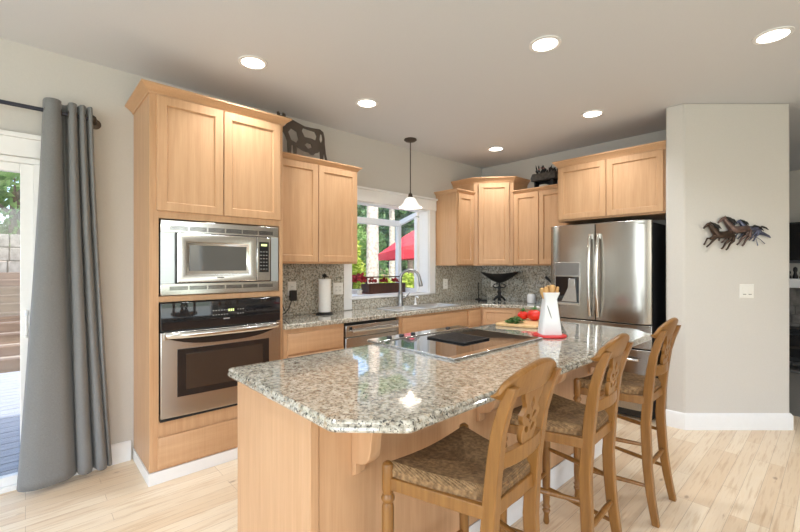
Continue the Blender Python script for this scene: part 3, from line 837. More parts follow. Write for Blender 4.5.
# cooktop
ck_ = thing('cooktop', (-1.56, 1.95, .921), 'stainless-edged black glass cooktop with centre vent set in the island', 'cooktop')
cx0, cx1, cy0, cy1 = -1.90, -1.235, 1.488, 2.33
bm = BM()
box(bm, cx0, cx1, cy0, cy1, .921, .927); obj('base_tray', bm, 'steel', ck_, .001)
bm = BM(); box(bm, cx0 + .10, cx1 - .046, cy0 + .012, cy1 - .02, .9272, .9295); obj('glass_surface', bm, 'cookglass', ck_, .001)
bm = BM(); box(bm, cx0, cx0 + .098, cy0, cy1, .9272, .936); obj('control_strip', bm, 'chrome', ck_, .003)
bm = BM(); box(bm, cx1 - .045, cx1, cy0, cy1, .9272, .933); obj('edge_trim', bm, 'chrome', ck_, .003)
obj('edge_trim', bx(cx0 + .0985, cx1 - .0455, cy0, cy0 + .0115, .9272, .932), 'chrome', ck_, .001)
for y in (1.62, 1.72, 1.82, 2.16):
    bm = BM(); lathe(bm, [(.016, .9365), (.015, .944), (.011, .947)], (cx0 + .05, y), 14); obj('knob', bm, 'black', ck_)
bm = BM(); box(bm, -1.71, -1.425, 1.80, 2.05, .9297, .940)
vt = obj('vent_cover', bm, 'iron', ck_, .004)
bm = BM()
for i in range(9): box(bm, -1.695, -1.44, 1.815 + i * .0255, 1.824 + i * .0255, .9402, .942)
obj('vent_grille', bm, 'iron', vt)

# things on the island
IT = .921
cb = thing('cutting_board', (-1.60, 2.80, IT), 'pale wooden cutting board with tomato and herbs on the island', 'cutting board')
brd = [(-1.77, 2.60), (-1.47, 2.68), (-1.55, 3.08), (-1.80, 3.02)]
bm = BM(); slab(bm, rc(brd, .03), [(.004, IT), (0, IT + .004), (0, IT + .015), (.004, IT + .019)]); obj('board', bm, 'board', cb)
BT = IT + .0195
def tomato(x, y, r, label):
    t = thing('tomato', (x, y, BT), label, 'tomato', 'tomatoes on the cutting board')
    bm = BM(); ls = []
    for i in range(13):
        th = PI * (.03 + .94 * i / 12); row = []
        for k_ in range(24):
            a = 2 * PI * k_ / 24; rr = r * math.sin(th) * (1 + .045 * math.cos(5 * a))
            row.append((x + rr * math.cos(a), y + rr * math.sin(a), BT + r * .78 * (1 - math.cos(th)) - .012 * r * (1 if i == 12 else 0)))
        ls.append(row)
    loops(bm, ls); obj('fruit', bm, 'tomato', t)
    bm = BM()
    for k_ in range(5):
        a = 2 * PI * k_ / 5; zc = BT + r * 1.55
        tube(bm, [(x, y, zc), (x + .3 * r * math.cos(a), y + .3 * r * math.sin(a), zc + .012), (x + .6 * r * math.cos(a), y + .6 * r * math.sin(a), zc - .004)], [.004, .005, .001], 6)
    tube(bm, [(x, y, zc - .005), (x + .004, y, zc + .03)], .004, 6)
    obj('stem', bm, 'herb', t)
tomato(-1.632, 2.945, .056, 'larger red tomato on the cutting board, nearest the white knife block')
tomato(-1.727, 2.94, .043, 'smaller red tomato left of the larger one, behind the herbs')
bm = BM(); rnd = random.Random(3)
for i in range(120):
    a = rnd.uniform(0, 2 * PI); rr = .075 * math.sqrt(rnd.random()); x = -1.675 + rr * math.cos(a) * .9; y = 2.735 + rr * math.sin(a)
    z = BT + .003 + .04 * rnd.random() * (1 - rr / .09) * 1.4; s = rnd.uniform(.012, .024)
    q = Matrix.Rotation(rnd.uniform(0, 6.3), 3, 'Z') @ Matrix.Rotation(rnd.uniform(-.7, .7), 3, 'X')
    ps = [Vector((x, y, z)) + q @ Vector(v_) * s for v_ in ((-1, 0, 0), (-.2, .5, .15), (1, 0, 0), (-.2, -.5, .15))]
    for p_ in ps: p_.z = max(p_.z, BT + .001)
    vs = [bm.verts.new(p_) for p_ in ps]
    bm.faces.new(vs)
hb = tag(obj('herb_bunch', bm, 'herb', None, smooth=False), 'heap of green herb leaves on the near side of the cutting board', 'herbs')
kx, ky = -1.262, 2.468
bm = BM(); lathe(bm, [(.098, IT), (.103, IT + .004), (.101, IT + .011), (.095, IT + .013)], (kx, ky), 36)
tag(obj('trivet', bm, 'red'), 'flat round red trivet beneath the white knife block', 'trivet')
kb = thing('knife_block', (kx, ky, IT + .014), 'white tapered knife block with wooden handles standing on a red trivet', 'knife block')
kz = IT + .0135
bm = BM()
ang = YAW
def kbrect(hw, hd, z, sh=0): 
    c_, s_ = math.cos(ang), math.sin(ang)
    pp = rc([(-hw, -hd), (hw, -hd), (hw, hd), (-hw, hd)], min(hw, hd) * .35, 3)
    return [(kx + (a + sh) * c_ - d * s_, ky + (a + sh) * s_ + d * c_, z) for a, d in pp]
loops(bm, [kbrect(.062, .05, kz), kbrect(.064, .052, kz + .004), kbrect(.056, .046, kz + .08), kbrect(.045, .04, kz + .17), kbrect(.038, .036, kz + .225), kbrect(.05, .040, kz + .262, .004), kbrect(.05, .04, kz + .268, .004), kbrect(.042, .034, kz + .266, .004), kbrect(.032, .028, kz + .21)])
obj('block', bm, 'white_ceramic', kb)
bm = BM(); cs = Vector((math.cos(ang), math.sin(ang), 0)); nn_ = Vector((math.sin(ang), -math.cos(ang), 0))
base = Vector((kx, ky, kz))
pts = [base + cs * (-.032 + .028 * t) + nn_ * (.0475 - .012 * (1 - t)) + Vector((0, 0, .20 - .095 * t)) for t in (0, .25, .5, .75, 1)]
tube(bm, pts, [.001, .0028, .0034, .0028, .001], 6); obj('slot', bm, 'slot', kb)
for i, (u, d, hgt, w_) in enumerate(((-.034, .0, .292, .016), (-.020, -.014, .300, .015), (-.004, .012, .308, .011), (.010, .012, .308, .011), (.024, .012, .306, .011), (.008, -.014, .312, .018), (.034, -.01, .300, .010))):
    bm = BM(); p0 = base + cs * (u * .6) - nn_ * d * .6 + Vector((0, 0, .215)); p1 = base + cs * (u * 1.15) - nn_ * d + Vector((0, 0, hgt - .06)); p2 = base + cs * (u * 1.45) - nn_ * d + Vector((0, 0, hgt))
    tube(bm, [p0, p1, p1 * .4 + p2 * .6, p2, p2 + Vector((0, 0, .004))], [.006, .007, w_, w_ * .85, w_ * .3], 10); obj('handle', bm, 'handlewood', kb)

# ------------------------------------------------------------------ counter things
def outlet(loc, axis, w_, h_, label, n, group='electrical outlets', cat='outlet', name='wall_outlet', sw=False):
    p = Vector(loc); r = {'x': Vector((0, 1, 0)), 'y': Vector((1, 0, 0))}.get(axis) or Vector(axis)
    f = (p, r, Vector((r.y, -r.x, 0)))
    t = thing(name, tuple(p), label, cat, group)
    bm = BM(); g = lambda i, o: rectl(f, -w_ / 2, w_ / 2, -h_ / 2, h_ / 2, i, o)
    loops(bm, [g(0, .0005), g(0, .003), g(.004, .006)]); obj('cover_plate', bm, 'plate', t)
    for i in range(n):
        c = (i - (n - 1) / 2) * .046
        bm = BM(); g = lambda q, o: rectl(f, c - .0165, c + .0165, -.034, .034, q, o)
        loops(bm, [g(0, .0062), g(.002, .0085)]); ins = obj('rocker' if sw else 'receptacle', bm, 'plate', t)
        if sw: 
            bm = BM(); loops(bm, [rectl(f, c - .013, c + .013, -.030, -.024, 0, .0086), rectl(f, c - .013, c + .013, -.030, -.024, 0, .0092)]); obj('light_strip', bm, 'slot', ins)
        else:
            for zz in (-.017, .017):
                bm = BM()
                for q in (-.006, .006): loops(bm, [rectl(f, c + q - .0012, c + q + .0012, zz - .006, zz + .006, 0, .0086), rectl(f, c + q - .0012, c + q + .0012, zz - .006, zz + .006, 0, .0092)])
                obj('socket_slot', bm, 'seam', ins)
    return t
SPX = X0 + .02
outlet((SPX, 1.785, 1.165), 'x', .084, .126, 'single outlet nearest the tall oven cabinet with a black adapter plugged in', 1)
outlet((SPX, 2.285, 1.145), 'x', .118, .118, 'double white outlet on the backsplash right of the paper towel roll', 2)
outlet((SPX, 3.905, 1.145), 'x', .084, .126, 'single white outlet on the backsplash below the narrow cabinet by the window', 1)
outlet((-3.20, B - .022, 1.15), 'y', .084, .126, 'single white outlet partly hidden behind the old black scale', 1)
dvw = Vector((PRx - PMx, PRy - PMy, 0)).normalized()
pw = Vector((PMx, PMy, 0)) + dvw * .52
outlet((pw.x, pw.y, 1.16), tuple(dvw), .118, .118, 'double rocker light switch on the plain wall below the metal horses', 2, None, 'light switch', 'light_switch', True)
# adapter and cord
ad = thing('phone_charger', (SPX + .0095, 1.775, 1.10), 'black plug-in charger hanging from the outlet beside the oven cabinet', 'charger')
bm = BM(); box(bm, SPX + .0095, SPX + .05, 1.752, 1.812, 1.055, 1.15); obj('adapter', bm, 'black', ad, .006)
bm = BM(); tube(bm, [(SPX + .03, 1.765, 1.056), (SPX + .032, 1.74, .99), (SPX + .03, 1.70, .95), (SPX + .03, 1.65, .9245), (SPX + .05, 1.60, .9245), (SPX + .04, 1.58, 1.0), (SPX + .02, 1.60, 1.12), (SPX + .03, 1.66, 1.06), (SPX + .03, 1.70, .97)], .0045, 8); obj('cord', bm, 'black', ad)
# paper towels
px, py = -3.265, 2.055
ph = thing('paper_towel_holder', (px, py, CT + .001), 'black upright paper towel holder on the counter left of the window', 'paper towel holder')
bm = BM(); lathe(bm, [(.078, CT + .001), (.08, CT + .008), (.06, CT + .016), (.03, CT + .02)], (px, py)); obj('base', bm, 'iron', ph)
bm = BM(); lathe(bm, [(.006, CT + .021), (.006, CT + .34), (.016, CT + .346), (.02, CT + .36), (.012, CT + .374), (.003, CT + .38)], (px, py), 16); obj('post', bm, 'iron', ph)
bm = BM(); tube(bm, [(px - .02, py - .02, CT + .365), (px, py, CT + .368), (px + .03, py + .015, CT + .35)], [.004, .007, .003], 8); obj('finial', bm, 'iron', ph)
bm = BM(); loops(bm, [[(px + r_ * math.cos(2 * PI * k_ / 32), py + r_ * math.sin(2 * PI * k_ / 32), z) for k_ in range(32)] for r_, z in ((.02, CT + .0225), (.055, CT + .0225), (.056, CT + .026), (.056, CT + .327), (.054, CT + .33), (.02, CT + .33))], closed=True)
tag(obj('paper_towel_roll', bm, 'paper'), 'white paper towel roll on a black stand beside the window', 'paper towels')

# old scale in the corner
sx_, sy_ = -2.93, 4.42
sc = thing('kitchen_scale', (sx_, sy_, CT + .001), 'antique black iron scale with a wide pan on the corner counter', 'scale')
bm = BM(); dx_ = Vector((math.cos(YAW), math.sin(YAW), 0))
for s_ in (-1, 1): tube(bm, [Vector((sx_, sy_, CT + .075)) , Vector((sx_, sy_, CT + .05)) + dx_ * .04 * s_, Vector((sx_, sy_, CT + .013)) + dx_ * .075 * s_], [.02, .016, .012], 10)
for s_ in (-1, 1): tube(bm, [Vector((sx_, sy_, CT + .06)), Vector((sx_ + .05 * math.sin(YAW) * s_, sy_ - .05 * math.cos(YAW) * s_, CT + .013))], [.016, .012], 8)
obj('base', bm, 'iron', sc)
bm = BM(); lathe(bm, [(.028, CT + .06), (.02, CT + .09), (.028, CT + .12), (.016, CT + .15), (.022, CT + .175), (.014, CT + .20)], (sx_, sy_), 16); obj('column', bm, 'iron', sc)
bm = BM()
for s_ in (-1, 1):
    c_ = Vector((sx_, sy_, CT + .185))
    tube(bm, [c_, c_ + dx_ * .05 * s_ + Vector((0, 0, -.012)), c_ + dx_ * .085 * s_ + Vector((0, 0, .012)), c_ + dx_ * .06 * s_ + Vector((0, 0, .035)), c_ + dx_ * .02 * s_ + Vector((0, 0, .04))], [.01, .009, .008, .007, .006], 8)
obj('beam', bm, 'iron', sc)
bm = BM(); a_ = Matrix.Rotation(YAW, 3, 'Z'); ls = []
for r_, z in ((.03, CT + .235), (.10, CT + .262), (.19, CT + .312), (.243, CT + .345), (.246, CT + .349), (.238, CT + .347), (.19, CT + .318), (.10, CT + .270), (.03, CT + .245)):
    ls.append([Vector((sx_, sy_, z + .0)) + a_ @ Vector((r_ * math.cos(2 * PI * k_ / 32), .62 * r_ * math.sin(2 * PI * k_ / 32), .03 * (abs(math.cos(2 * PI * k_ / 32)) ** 2) * (r_ / .246) ** 2)) for k_ in range(32)])
loops(bm, ls); obj('pan', bm, 'iron', sc)
bm = BM(); c_ = Vector((sx_, sy_, CT + .20)); tube(bm, [c_, c_ + Vector((0, 0, .05))], .012, 8); obj('pivot', bm, 'iron', sc)
bm = BM(); c0 = Vector((sx_, sy_, CT + .012)) - dx_ * .21
slab(bm, [tuple((c0 + dx_ * u + Vector((-math.sin(YAW), math.cos(YAW), 0)) * v_)[:2]) for u, v_ in rc([(-.055, -.03), (.055, -.03), (.055, .03), (-.055, .03)], .02)], [(0, CT + .001), (0, CT + .014), (.008, CT + .024)])
wt_ = tag(obj('scale_tray', bm, 'iron'), 'small low black weight tray on the counter left of the scale foot', 'tray')
sp = thing('spindle_holder', (-3.30, 4.50, CT + .001), 'thin black upright spindle on a round foot left of the scale', 'holder')
bm = BM(); lathe(bm, [(.045, CT + .001), (.045, CT + .008), (.015, CT + .016)], (-3.30, 4.48), 20); obj('foot', bm, 'iron', sp)
bm = BM(); lathe(bm, [(.006, CT + .017), (.006, CT + .21), (.012, CT + .216), (.004, CT + .23)], (-3.30, 4.48), 12); obj('rod', bm, 'iron', sp)
jr = thing('candle_jar', (-2.52, 4.48, CT + .001), 'small white ceramic jar on the counter between scale and refrigerator', 'jar')
bm = BM(); lathe(bm, [(.04, CT + .001), (.05, CT + .008), (.053, CT + .05), (.050, CT + .095), (.042, CT + .112), (.036, CT + .114)], (-2.52, 4.48), 24); obj('jar_body', bm, 'white_ceramic', jr)
bm = BM(); lathe(bm, [(.034, CT + .1145), (.034, CT + .122), (.01, CT + .126)], (-2.52, 4.48), 20); obj('lid', bm, 'cream', jr)
# dark pan handle leaning out beside the refrigerator
pn = thing('skillet', (-2.16, 4.58, CT + .001), 'black skillet leaning upright on the counter beside the refrigerator', 'pan')
bm = BM(); rot_lathe(bm, [(.10, 0), (.125, .03), (.128, .035), (.122, .035), (.098, .006)], (-2.165, 4.62, CT + .132), (0, -1, .12), 28); obj('pan_body', bm, 'iron', pn)
bm = BM(); tube(bm, [(-2.26, 4.60, CT + .20), (-2.33, 4.585, CT + .265), (-2.39, 4.575, CT + .32)], [.010, .013, .017], 10); obj('handle', bm, 'black', pn)

# planter box on the window seat
pb = thing('planter_box', (-3.77, 3.1, WZ0), 'dark wooden trug box with an open handle frame on the window seat', 'box')
b0, b1, bxa, bxb = 2.905, 3.49, -3.82, -3.68
bm = BM(); z = WZ0
box(bm, bxa, bxb, b0, b1, z, z + .012); box(bm, bxa, bxa + .012, b0, b1, z + .012, z + .115); box(bm, bxb - .012, bxb, b0, b1, z + .012, z + .115)
box(bm, bxa + .012, bxb - .012, b0, b0 + .012, z + .012, z + .115); box(bm, bxa + .012, bxb - .012, b1 - .012, b1, z + .012, z + .115); obj('box', bm, 'darkwood', pb, .002)
bm = BM(); xm = (bxa + bxb) / 2
for y in (b0 + .014, b1 - .028): box(bm, xm - .012, xm + .012, y, y + .014, z + .015, z + .185)
box(bm, xm - .012, xm + .012, b0 + .005, b1 - .005, z + .185, z + .20); obj('handle_frame', bm, 'darkwood', pb, .002)
rnd = random.Random(11)
def bloom(x, y, z0, r, label):
    t = thing('potted_flower', (x, y, z0), label, 'flower', 'flowers on the window seat')
    bm = BM(); lathe(bm, [(.028, z0), (.036, z0 + .05), (.03, z0 + .05), (.02, z0 + .045)], (x, y), 14); obj('pot', bm, 'cream', t)
    bm = BM()
    for i in range(90):
        d = Vector((rnd.gauss(0, 1), rnd.gauss(0, 1), abs(rnd.gauss(0, .8)))).normalized() * r * rnd.uniform(.5, 1)
        c = Vector((x, y, z0 + (.12 if r < .08 else .15))) + d * Vector((1, 1, 1.1)).length / 1.78
        s = r * .28; u = Vector((rnd.gauss(0, 1), rnd.gauss(0, 1), rnd.gauss(0, 1))).normalized(); w_ = u.orthogonal().normalized()
        bm.faces.new([bm.verts.new(c + u * s * a + w_ * s * e_) for a, e_ in ((1, 0), (0, .6), (-1, 0), (0, -.6))])
    obj('blooms', bm, 'petal', t, smooth=False)
bloom(-3.72, 2.80, WZ0, .10, 'red flower in a pale pot left of the dark trug box')
for i, y in enumerate((3.02, 3.20, 3.38)):
    bloom(-3.75 + .0, y, WZ0 + .0125, .055, ('leftmost red flower inside the dark trug box', 'middle red flower inside the dark trug box', 'rightmost red flower inside the dark trug box')[i])

# ------------------------------------------------------------------ stools
def P(z):
    """x of the bent rear post at height z (stool faces -x, origin under the seat)"""
    t = [(0, .222), (.14, .196), (.28, .178), (.50, .165), (.70, .178), (.80, .190), (.90, .205), (1.0, .238), (1.06, .262)]
    for (a, p), (c, q) in zip(t, t[1:]):
        if z <= c: return p + (q - p) * (z - a) / (c - a)
    return t[-1][1]
HB, HF = .145, .225
def PY(z): return .172 - .030 * min(1, z / .45) - .004 * max(0, min(1, (z - .45) / .25)) + .010 * max(0, (z - .7) / .33)
stool = thing('bar_stool', (0, 0, 0), 'nearest rush-seat oak bar stool, its carved back low in the middle of the picture', 'stool', 'rush-seat bar stools at the island')
for s in (-1, 1):
    bm = BM(); ls = []
    for i in range(15):
        z = 1.03 * i / 14; x = P(z); hx = .017 + .006 * math.sin(PI * min(1, z / 1.0)); hy = .016 + .003 * math.sin(PI * z / 1.03)
        y = s * PY(z)
        ls.append([(x - hx, y - hy, z), (x + hx, y - hy, z), (x + hx, y + hy, z), (x - hx, y + hy, z)])
    loops(bm, ls); obj('leg', bm, 'oak', stool, .004)
    bm = BM()
    lathe(bm, [(.012, 0), (.016, .01), (.013, .05), (.021, .07), (.016, .08), (.021, .092), (.016, .105), (.019, .15), (.021, .40), (.021, .56), (.016, .575), (.023, .586), (.023, .594), (.017, .606), (.021, .62), (.021, .695), (.018, .705), (.008, .712)], (-.168, s * HF), 14)
    obj('leg', bm, 'oak', stool)
# seat rails
bm = BM()
def bar(a, c, w_, h_):
    a, c = Vector(a), Vector(c); d = (c - a).normalized(); n = Vector((-d.y, d.x, 0)).normalized() * w_ / 2; u = d.cross(n).normalized() * h_ / 2
    loops(bm, [[p + n * i + u * j for i, j in ((-1, -1), (1, -1), (1, 1), (-1, 1))] for p in (a, c)])
for s in (-1, 1): bar((-.168, s * HF, .642), (.17, s * HB, .642), .02, .042)
bar((-.168, -HF, .642), (-.168, HF, .642), .02, .042); bar((.172, -HB, .642), (.172, HB, .642), .02, .046)
obj('seat_rail', bm, 'oak', stool, .003)
# rush seat
bm = BM(); ls = []
def trap(k_, z, sag=0, ex=0):
    out = []
    c4 = [(-.174 - ex, -HF - .004 - ex), (.168 + ex, -HB + .014 - ex), (.168 + ex, HB - .014 + ex), (-.174 - ex, HF + .004 + ex)]
    for i in range(4):
        a, c = c4[i], c4[(i + 1) % 4]
        for q in range(8):
            t = q / 8; x = a[0] + (c[0] - a[0]) * t; y = a[1] + (c[1] - a[1]) * t
            b_ = .014 * math.sin(PI * t) * (1 if i in (1, 3) else .5)
            zz = z - b_ * (1 if k_ > .5 else .3)
            out.append(((x + .02) * k_ - .02, y * k_, zz - sag))
    return out
ls = [trap(.96, .662), trap(1, .668, 0, .004), trap(1, .690, 0, .006), trap(.985, .702), trap(.93, .710), trap(.8, .709), trap(.6, .704), trap(.4, .699), trap(.2, .694), trap(.04, .692)]
loops(bm, ls); obj('seat', bm, 'rush', stool)
# stretchers
for z in (.40, .19):
    for s in (-1, 1):
        bm = BM(); a = Vector((-.168, s * HF, z)); c = Vector((P(z), s * PY(z), z)); tube(bm, [a, a * .8 + c * .2, a * .5 + c * .5, a * .2 + c * .8, c], [.008, .0105, .0125, .0105, .008], 10); obj('stretcher', bm, 'oak', stool)
bm = BM(); tube(bm, [(P(.29), -PY(.29), .29), (P(.29), -.08, .29), (P(.29), .08, .29), (P(.29), PY(.29), .29)], [.008, .0125, .0125, .008], 10); obj('stretcher', bm, 'oak', stool)
bm = BM(); tube(bm, [(-.168, -HF, .27), (-.168, -.1, .27), (-.168, .1, .27), (-.168, HF, .27)], [.009, .014, .014, .009], 10); obj('stretcher', bm, 'oak', stool)
# crest rail: arched yoke on the front of the posts, bowed back in plan
bm = BM(); ls = []
for i in range(29):
    q = 2 * i / 28 - 1; y = q * .190
    zt = 1.034 + .052 * (1 - abs(q) ** 2.0) - .012 * max(0, abs(q) - .9) / .1
    zb = .982 + .010 * (1 - q * q) + (.020 * max(0, abs(q) - .82) / .18)
    xb_ = P(1.0) - .034 + .034 * (1 - q * q); xt_ = xb_ + .024
    t_h = .0125 - .004 * abs(q) ** 6
    ls.append([(xb_ - t_h, y, zb), (xb_ + t_h, y, zb), (xt_ + t_h, y, zt - .008), (xt_ + t_h * .4, y, zt), (xt_ - t_h * .4, y, zt), (xt_ - t_h, y, zt - .008)])
loops(bm, ls); obj('crest_rail', bm, 'oak', stool, .003)
bm = BM(); ls = []
for i in range(13):
    q = 2 * i / 12 - 1; y = q * HB; x = P(.80) + .022 * (1 - q * q)
    ls.append([(x - .011, y, .775), (x + .011, y, .775), (x + .013, y, .82 + .006 * (1 - q * q)), (x - .009, y, .82 + .006 * (1 - q * q))])
loops(bm, ls); obj('back_rail', bm, 'oak', stool, .002)
# carved splat
half = [(.028, 0), (.036, .012), (.042, .02), (.048, .034), (.050, .05), (.046, .064), (.042, .072), (.05, .082), (.058, .094), (.056, .108), (.046, .12), (.040, .132), (.044, .146), (.054, .158), (.060, .172), (.066, .19)]
poly = [(-a, c) for a, c in reversed(half)][::1]
outl = half + [(-a, c) for a, c in reversed(half)]
dia = [(0, .118), (.013, .140), (0, .166), (-.013, .140)]
lv = [(.008, .086), (.022, .092), (.034, .104), (.026, .112), (.012, .104)]
lo_ = [(.006, .046), (.018, .042), (.03, .052), (.034, .064), (.022, .070), (.01, .060)]
sm = [(0, .070), (.006, .078), (0, .086), (-.006, .078)]
holes = [dia, lv, [(-a, c) for a, c in reversed(lv)], lo_, [(-a, c) for a, c in reversed(lo_)], sm]
pA = Vector((P(.80) + .022, 0, .818)); pB = Vector((P(1.0) + .002, 0, .995)); up = (pB - pA); sl_ = up.length; up.normalize(); nrm = Vector((up.z, 0, -up.x))
k_s = sl_ / .19
bm = BM(); prism(bm, [(a, c * k_s) for a, c in outl], pA - nrm * .008, (0, 1, 0), up, nrm, .016, [[(a, c * k_s) for a, c in h] for h in holes]); obj('splat', bm, 'oak', stool, .0015)
def copy_tree(o, parent=None):
    c = o.copy(); COL.objects.link(c)
    if parent: c.parent = parent
    for ch in list(o.children): copy_tree(ch, c)
    return c
SX = -.882
spots = [((SX, 1.135), 4, None), ((SX, 1.825), 3, 'middle rush-seat oak bar stool between the nearest stool and the one by the refrigerator'),
         ((SX, 2.61), 1, 'rush-seat oak bar stool farthest from the camera, in front of the black refrigerator side')]
for i, (p, a, lb) in enumerate(spots):
    o = stool if i == 0 else copy_tree(stool)
    o.location = (p[0], p[1], 0); o.rotation_euler = (0, 0, R(a))
    if lb: o['label'] = lb

# ------------------------------------------------------------------ lamps
lamps = [((-2.667, 1.121), 'round recessed ceiling light above the tall oven cabinet'),
         ((-2.685, 2.101), 'round recessed ceiling light between the oven cabinet and the pendant lamp'),
         ((-1.228, 2.345), 'round recessed ceiling light above the middle of the island, top centre'),
         ((-1.502, 3.729), 'round recessed ceiling light in front of the refrigerator cabinet'),
         ((-2.712, 4.02), 'round recessed ceiling light nearest the corner cabinet'),
         ((-.269, 3.249), 'round recessed ceiling light at the far right near the plain wall'),
         ((.7, .3), 'added unseen recessed fill light above the camera'),  # added out of view, to bounce light off the floor
         ((-1.3, -.2), 'added recessed fill light in front of the sliding door, outside the picture'), ((.5, -1.4), 'added unseen recessed fill light behind the camera'),  # both added out of view for more bounce onto the ceiling
         ((.5, 6.4), 'added unseen recessed fill light in the next room, in front of the fireplace')]  # added out of view to brighten the next room
for i, ((x, y), lb) in enumerate(lamps):
    t = thing('ceiling_light', (x, y, CZ), lb, 'ceiling light', 'recessed ceiling lights')
    bm = BM(); loops(bm, [[(x + r_ * math.cos(2 * PI * k_ / 32), y + r_ * math.sin(2 * PI * k_ / 32), z) for k_ in range(32)] for r_, z in ((.072, CZ - .001), (.095, CZ - .001), (.094, CZ - .006), (.074, CZ - .008))], closed=True); obj('trim_ring', bm, 'trim', t)
    bm = BM(); lathe(bm, [(.0735, CZ - .0015), (.0735, CZ - .0045), (.06, CZ - .0055)], (x, y), 32); obj('lens', bm, 'lens', t)
    l = bpy.data.lights.new('downlight', 'SPOT'); l.energy = SPOT_W; l.color = SPOT_COL; l.spot_size = R(128); l.spot_blend = .8; l.shadow_soft_size = .07
    lo = bpy.data.objects.new('downlight', l); COL.objects.link(lo); lo.location = (0, 0, -.02); lo.parent = t
# pendant over the sink
qx, qy = -3.135, 3.045
pl = thing('pendant_lamp', (qx, qy, CZ), 'pendant lamp with a white glass bell shade hanging before the window', 'lamp')
bm = BM(); lathe(bm, [(.066, CZ - .001), (.07, CZ - .012), (.05, CZ - .026), (.012, CZ - .034)], (qx, qy)); obj('canopy', bm, 'bronze', pl)
bm = BM(); lathe(bm, [(.006, CZ - .034), (.006, 2.15)], (qx, qy), 10); obj('rod', bm, 'bronze', pl)
bm = BM(); lathe(bm, [(.008, 2.155), (.02, 2.145), (.024, 2.12), (.032, 2.105), (.026, 2.098)], (qx, qy), 20); obj('socket', bm, 'bronze', pl)
bm = BM(); pr = [(.028, 2.108), (.046, 2.098), (.064, 2.075), (.078, 2.045), (.098, 2.02), (.125, 2.003), (.128, 1.998), (.122, 1.999), (.094, 2.014), (.074, 2.04), (.06, 2.07), (.042, 2.092)]
loops(bm, [[(qx + r_ * math.cos(2 * PI * k_ / 32), qy + r_ * math.sin(2 * PI * k_ / 32), z) for k_ in range(32)] for r_, z in pr], closed=True); obj('shade', bm, 'shade', pl)
l = bpy.data.lights.new('pendant_bulb', 'POINT'); l.energy = 4; l.color = (1, .88, .72); l.shadow_soft_size = .03
lo = bpy.data.objects.new('pendant_bulb', l); COL.objects.link(lo); lo.location = (0, 0, 1.98 - CZ); lo.parent = pl

# ------------------------------------------------------------------ curtain
RXc = -3.305
rd = thing('curtain_rod', (RXc, -.6, 2.325), 'dark metal curtain rod on brackets above the sliding door', 'curtain rod')
bm = BM(); tube(bm, [(RXc, -1.95, 2.325), (RXc, .305, 2.325)], .0125, 12); obj('rod', bm, 'rodmetal', rd)
bm = BM(); rot_lathe(bm, [(.014, 0), (.026, .006), (.028, .02), (.02, .034), (.006, .04)], (RXc, .305, 2.325), (0, 1, 0)); obj('finial', bm, 'bronze', rd)
bm = BM(); tube(bm, [(W + .002, .345, 2.325), (RXc - .0, .325, 2.325)], .008, 10); rot_lathe(bm, [(.034, 0), (.034, .006), (.012, .014)], (W + .001, .345, 2.325), (1, 0, 0)); obj('bracket', bm, 'bronze', rd)
cu = thing('curtain', (RXc, .2, 0), 'grey grommet curtain panel bunched at the right end of the rod', 'curtain')
TOP = [(.082, -.030), (.090, .022), (.115, .046), (.142, .044), (.160, .018), (.163, -.035), (.180, -.052), (.198, -.035), (.203, .020), (.220, .040), (.236, .020), (.240, -.030), (.250, -.030), (.256, .018), (.270, .034), (.282, .012), (.285, -.030), (.294, -.030), (.300, .012), (.312, .028), (.320, -.010)]
BOT = [(-.035, -.020), (-.020, .030), (.040, .062), (.120, .058), (.190, .040), (.232, -.010), (.240, -.050), (.248, -.030), (.256, .020), (.282, .044), (.312, .026), (.322, -.030), (.332, -.040), (.342, -.010), (.352, .030), (.374, .040), (.392, .018), (.398, -.020), (.404, -.020), (.412, .008), (.425, -.006)]
def catmull(P_, n=8):
    out = []
    for i in range(len(P_) - 1):
        a, b_, c, d = (Vector(P_[max(0, min(len(P_) - 1, i + k_))]) for k_ in (-1, 0, 1, 2))
        for q in range(n):
            t = q / n
            v_ = .5 * ((2 * b_) + (c - a) * t + (2 * a - 5 * b_ + 4 * c - d) * t * t + (3 * b_ - a - 3 * c + d) * t ** 3); out.append(v_)
    out.append(Vector(P_[-1])); return out
cT, cB = catmull(TOP), catmull(BOT)
bm = BM(); rows = []; NZ = 48; NS = len(cT) - 1
for i in range(NZ + 1):
    t = i / NZ; z = 2.395 - t * 2.355; e_ = t ** 1.25; row = []
    for j in range(NS + 1):
        v_ = cT[j] * (1 - e_) + cB[j] * e_; s_ = j / NS
        w_ = .005 * t * math.sin(7 * t + 9 * s_) + .006 * math.exp(-((t - .62) / .05) ** 2) * math.sin(14 * s_)
        row.append(bm.verts.new((RXc + v_.y + w_, v_.x, z)))
    rows.append(row)
for a, c in zip(rows, rows[1:]):
    for j in range(NS): bm.faces.new((a[j], a[j + 1], c[j + 1], c[j]))
o = obj('cloth', bm, 'curtain', cu); sd_ = o.modifiers.new('s', 'SOLIDIFY'); sd_.thickness = .004
for y in (.089, .162, .201, .239, .283):
    bm = BM(); ring(bm, (RXc, y, 2.325), .024, .005, 'y', 18, 6); obj('grommet', bm, 'bronze', cu)

